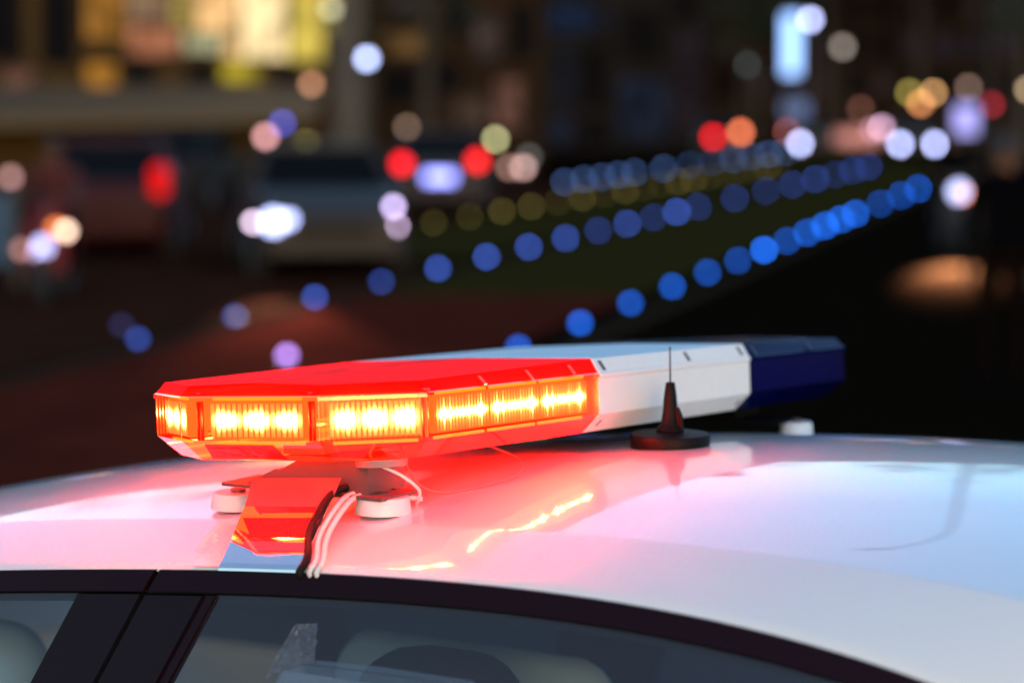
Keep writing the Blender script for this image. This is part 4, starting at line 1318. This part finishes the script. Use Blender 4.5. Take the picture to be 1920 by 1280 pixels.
scooter((p.x, YM + 0.5, 0), rad(180), "scooter with a cluster of white and orange lamps at the far left", (0.10, 0.01, 0.012),
        [(0.0, 0.56, W2((190, 196, 255), YM, 0.15, 1.25), 0.075), (0.05, 0.475, W2((200, 180, 230), YM, 0.10, 0.9), 0.05), (-0.23, 0.71, W2((255, 216, 190), YM, 0.10, 1.0), 0.05), (-0.13, 0.74, W2((220, 120, 60), YM, 0.10, 0.8), 0.05), (0.21, 0.53, W2((150, 104, 96), YM, 0.10, 0.8), 0.05)])
person((p.x, YM + 0.62, 0.02), rad(180), "person in a dark red jacket riding the scooter at the far left", mat("dark_red_cloth", (0.06, 0.008, 0.010), 0.9), "ride", navy)
YK = 31.5
p = at(1798, 358, YK)
scooter((p.x, YK + 0.5, 0), rad(180), "scooter with one dazzling white headlight on the road at the right", (0.02, 0.02, 0.022),
        [(0.0, 0.82, W2((196, 202, 255), YK, 0.20, 1.2), 0.10), (-0.075, 0.79, W2((236, 120, 30), YK, 0.10, 0.8), 0.05)])
person((p.x, YK + 0.62, 0.02), rad(180), "person in black riding the scooter on the road at the right", navy, "ride", navy)
# the beam of that headlight on the road, and of the silver car on the pavement
def beam(name, loc, target, energy, size, color, parent_label=None):
    l = bpy.data.lights.new(name, "SPOT"); l.energy = energy * K; l.spot_size = rad(size); l.spot_blend = 1.0; l.color = color; l.shadow_soft_size = 0.06
    o = bpy.data.objects.new(name, l); COL.objects.link(o)
    o.location = loc
    o.rotation_euler = (Vector(target) - Vector(loc)).to_track_quat("-Z", "Y").to_euler()
beam("headlight_beam", (p.x, YK - 0.25, 0.82), (5.15, 28.0, 0), 300000, 18, (1.0, 0.62, 0.42))
beam("headlight_beam", (-2.64, YS - 0.15, 0.66), (-2.05, 21.4, 0), 22000, 17, (1.0, 0.80, 0.72))

# a blue advertising board at the far left
b = MB(); q = at(4, 408, 25.5)
bd = empty("street_board", (q.x - 0.15, q.y, 0)); tag(bd, "deep blue board standing at the left edge beside the scooter", "board")
b.box((-0.35, 0, 0.25), (0.3, 0.06, 1.0)); b.build("panel", mat("blue_board", (0.006, 0.05, 0.11), 0.6), bd)
b = MB(); b.box((-0.35, -0.02, 0), (-0.29, 0.08, 1.05)); b.build("post", metal_m, bd)
b = MB(); b.box((0.26, -0.02, 0), (0.32, 0.08, 1.05)); b.build("post", metal_m, bd)

# ------------------------------------------------------------------ overhead wires and an unlit lamp mast the roof mirrors
mast_m = mat("mast_metal", (0.012, 0.011, 0.010), 0.7, spec=0.0)
def utility_pole(x, y, h, label):
    o = empty("utility_pole", (x, y, 0)); tag(o, label, "pole")
    b = MB(); b.tube([(0, 0, 0), (0, 0, h)], [0.16, 0.10], 10); b.build("pole_shaft", mast_m, o)
    b = MB(); b.box((-0.06, -1.0, h - 0.55), (0.06, 1.0, h - 0.43)); b.build("cross_arm", mast_m, o)
    return o
utility_pole(-24, 34, 13.2, "utility pole out on the left carrying the wires")
utility_pole(24, 34, 13.2, "utility pole out on the right carrying the wires")
for k in range(5):
    b = MB()
    dz, dy = -0.4 - 0.5 * (k // 2), -0.8 + 0.4 * k
    b.tube([(-24 + 48 * t / 24, 34 + dy, 13.2 + dz - 0.9 * (1 - (2 * t / 24 - 1) ** 2)) for t in range(25)], 0.016, 5)
    tag(b.build("overhead_wire", rubber), "thin black overhead wire strung between two poles", "wire", "overhead wires")
mst = empty("lamp_mast", (4.86, 25.0, 0)); tag(mst, "unlit thin street lamp mast with a curved arm beside the right lawn edge", "street lamp")
b = MB(); b.tube(smooth_path([(0, 0, 0), (0, 0, 6), (0, 0, 10.2), (-0.05, 0, 11.3), (-0.35, 0, 12.2), (-0.8, 0, 12.75)]), [0.05] * 32 + [0.035] * 9, 10); b.build("mast", mast_m, mst, True)
b = MB(); b.ball((-1.15, 0, 12.85), 0.40, 0, 14, 8, (1, 0.45, 0.17)); b.build("lamp_head", mast_m, mst, True)
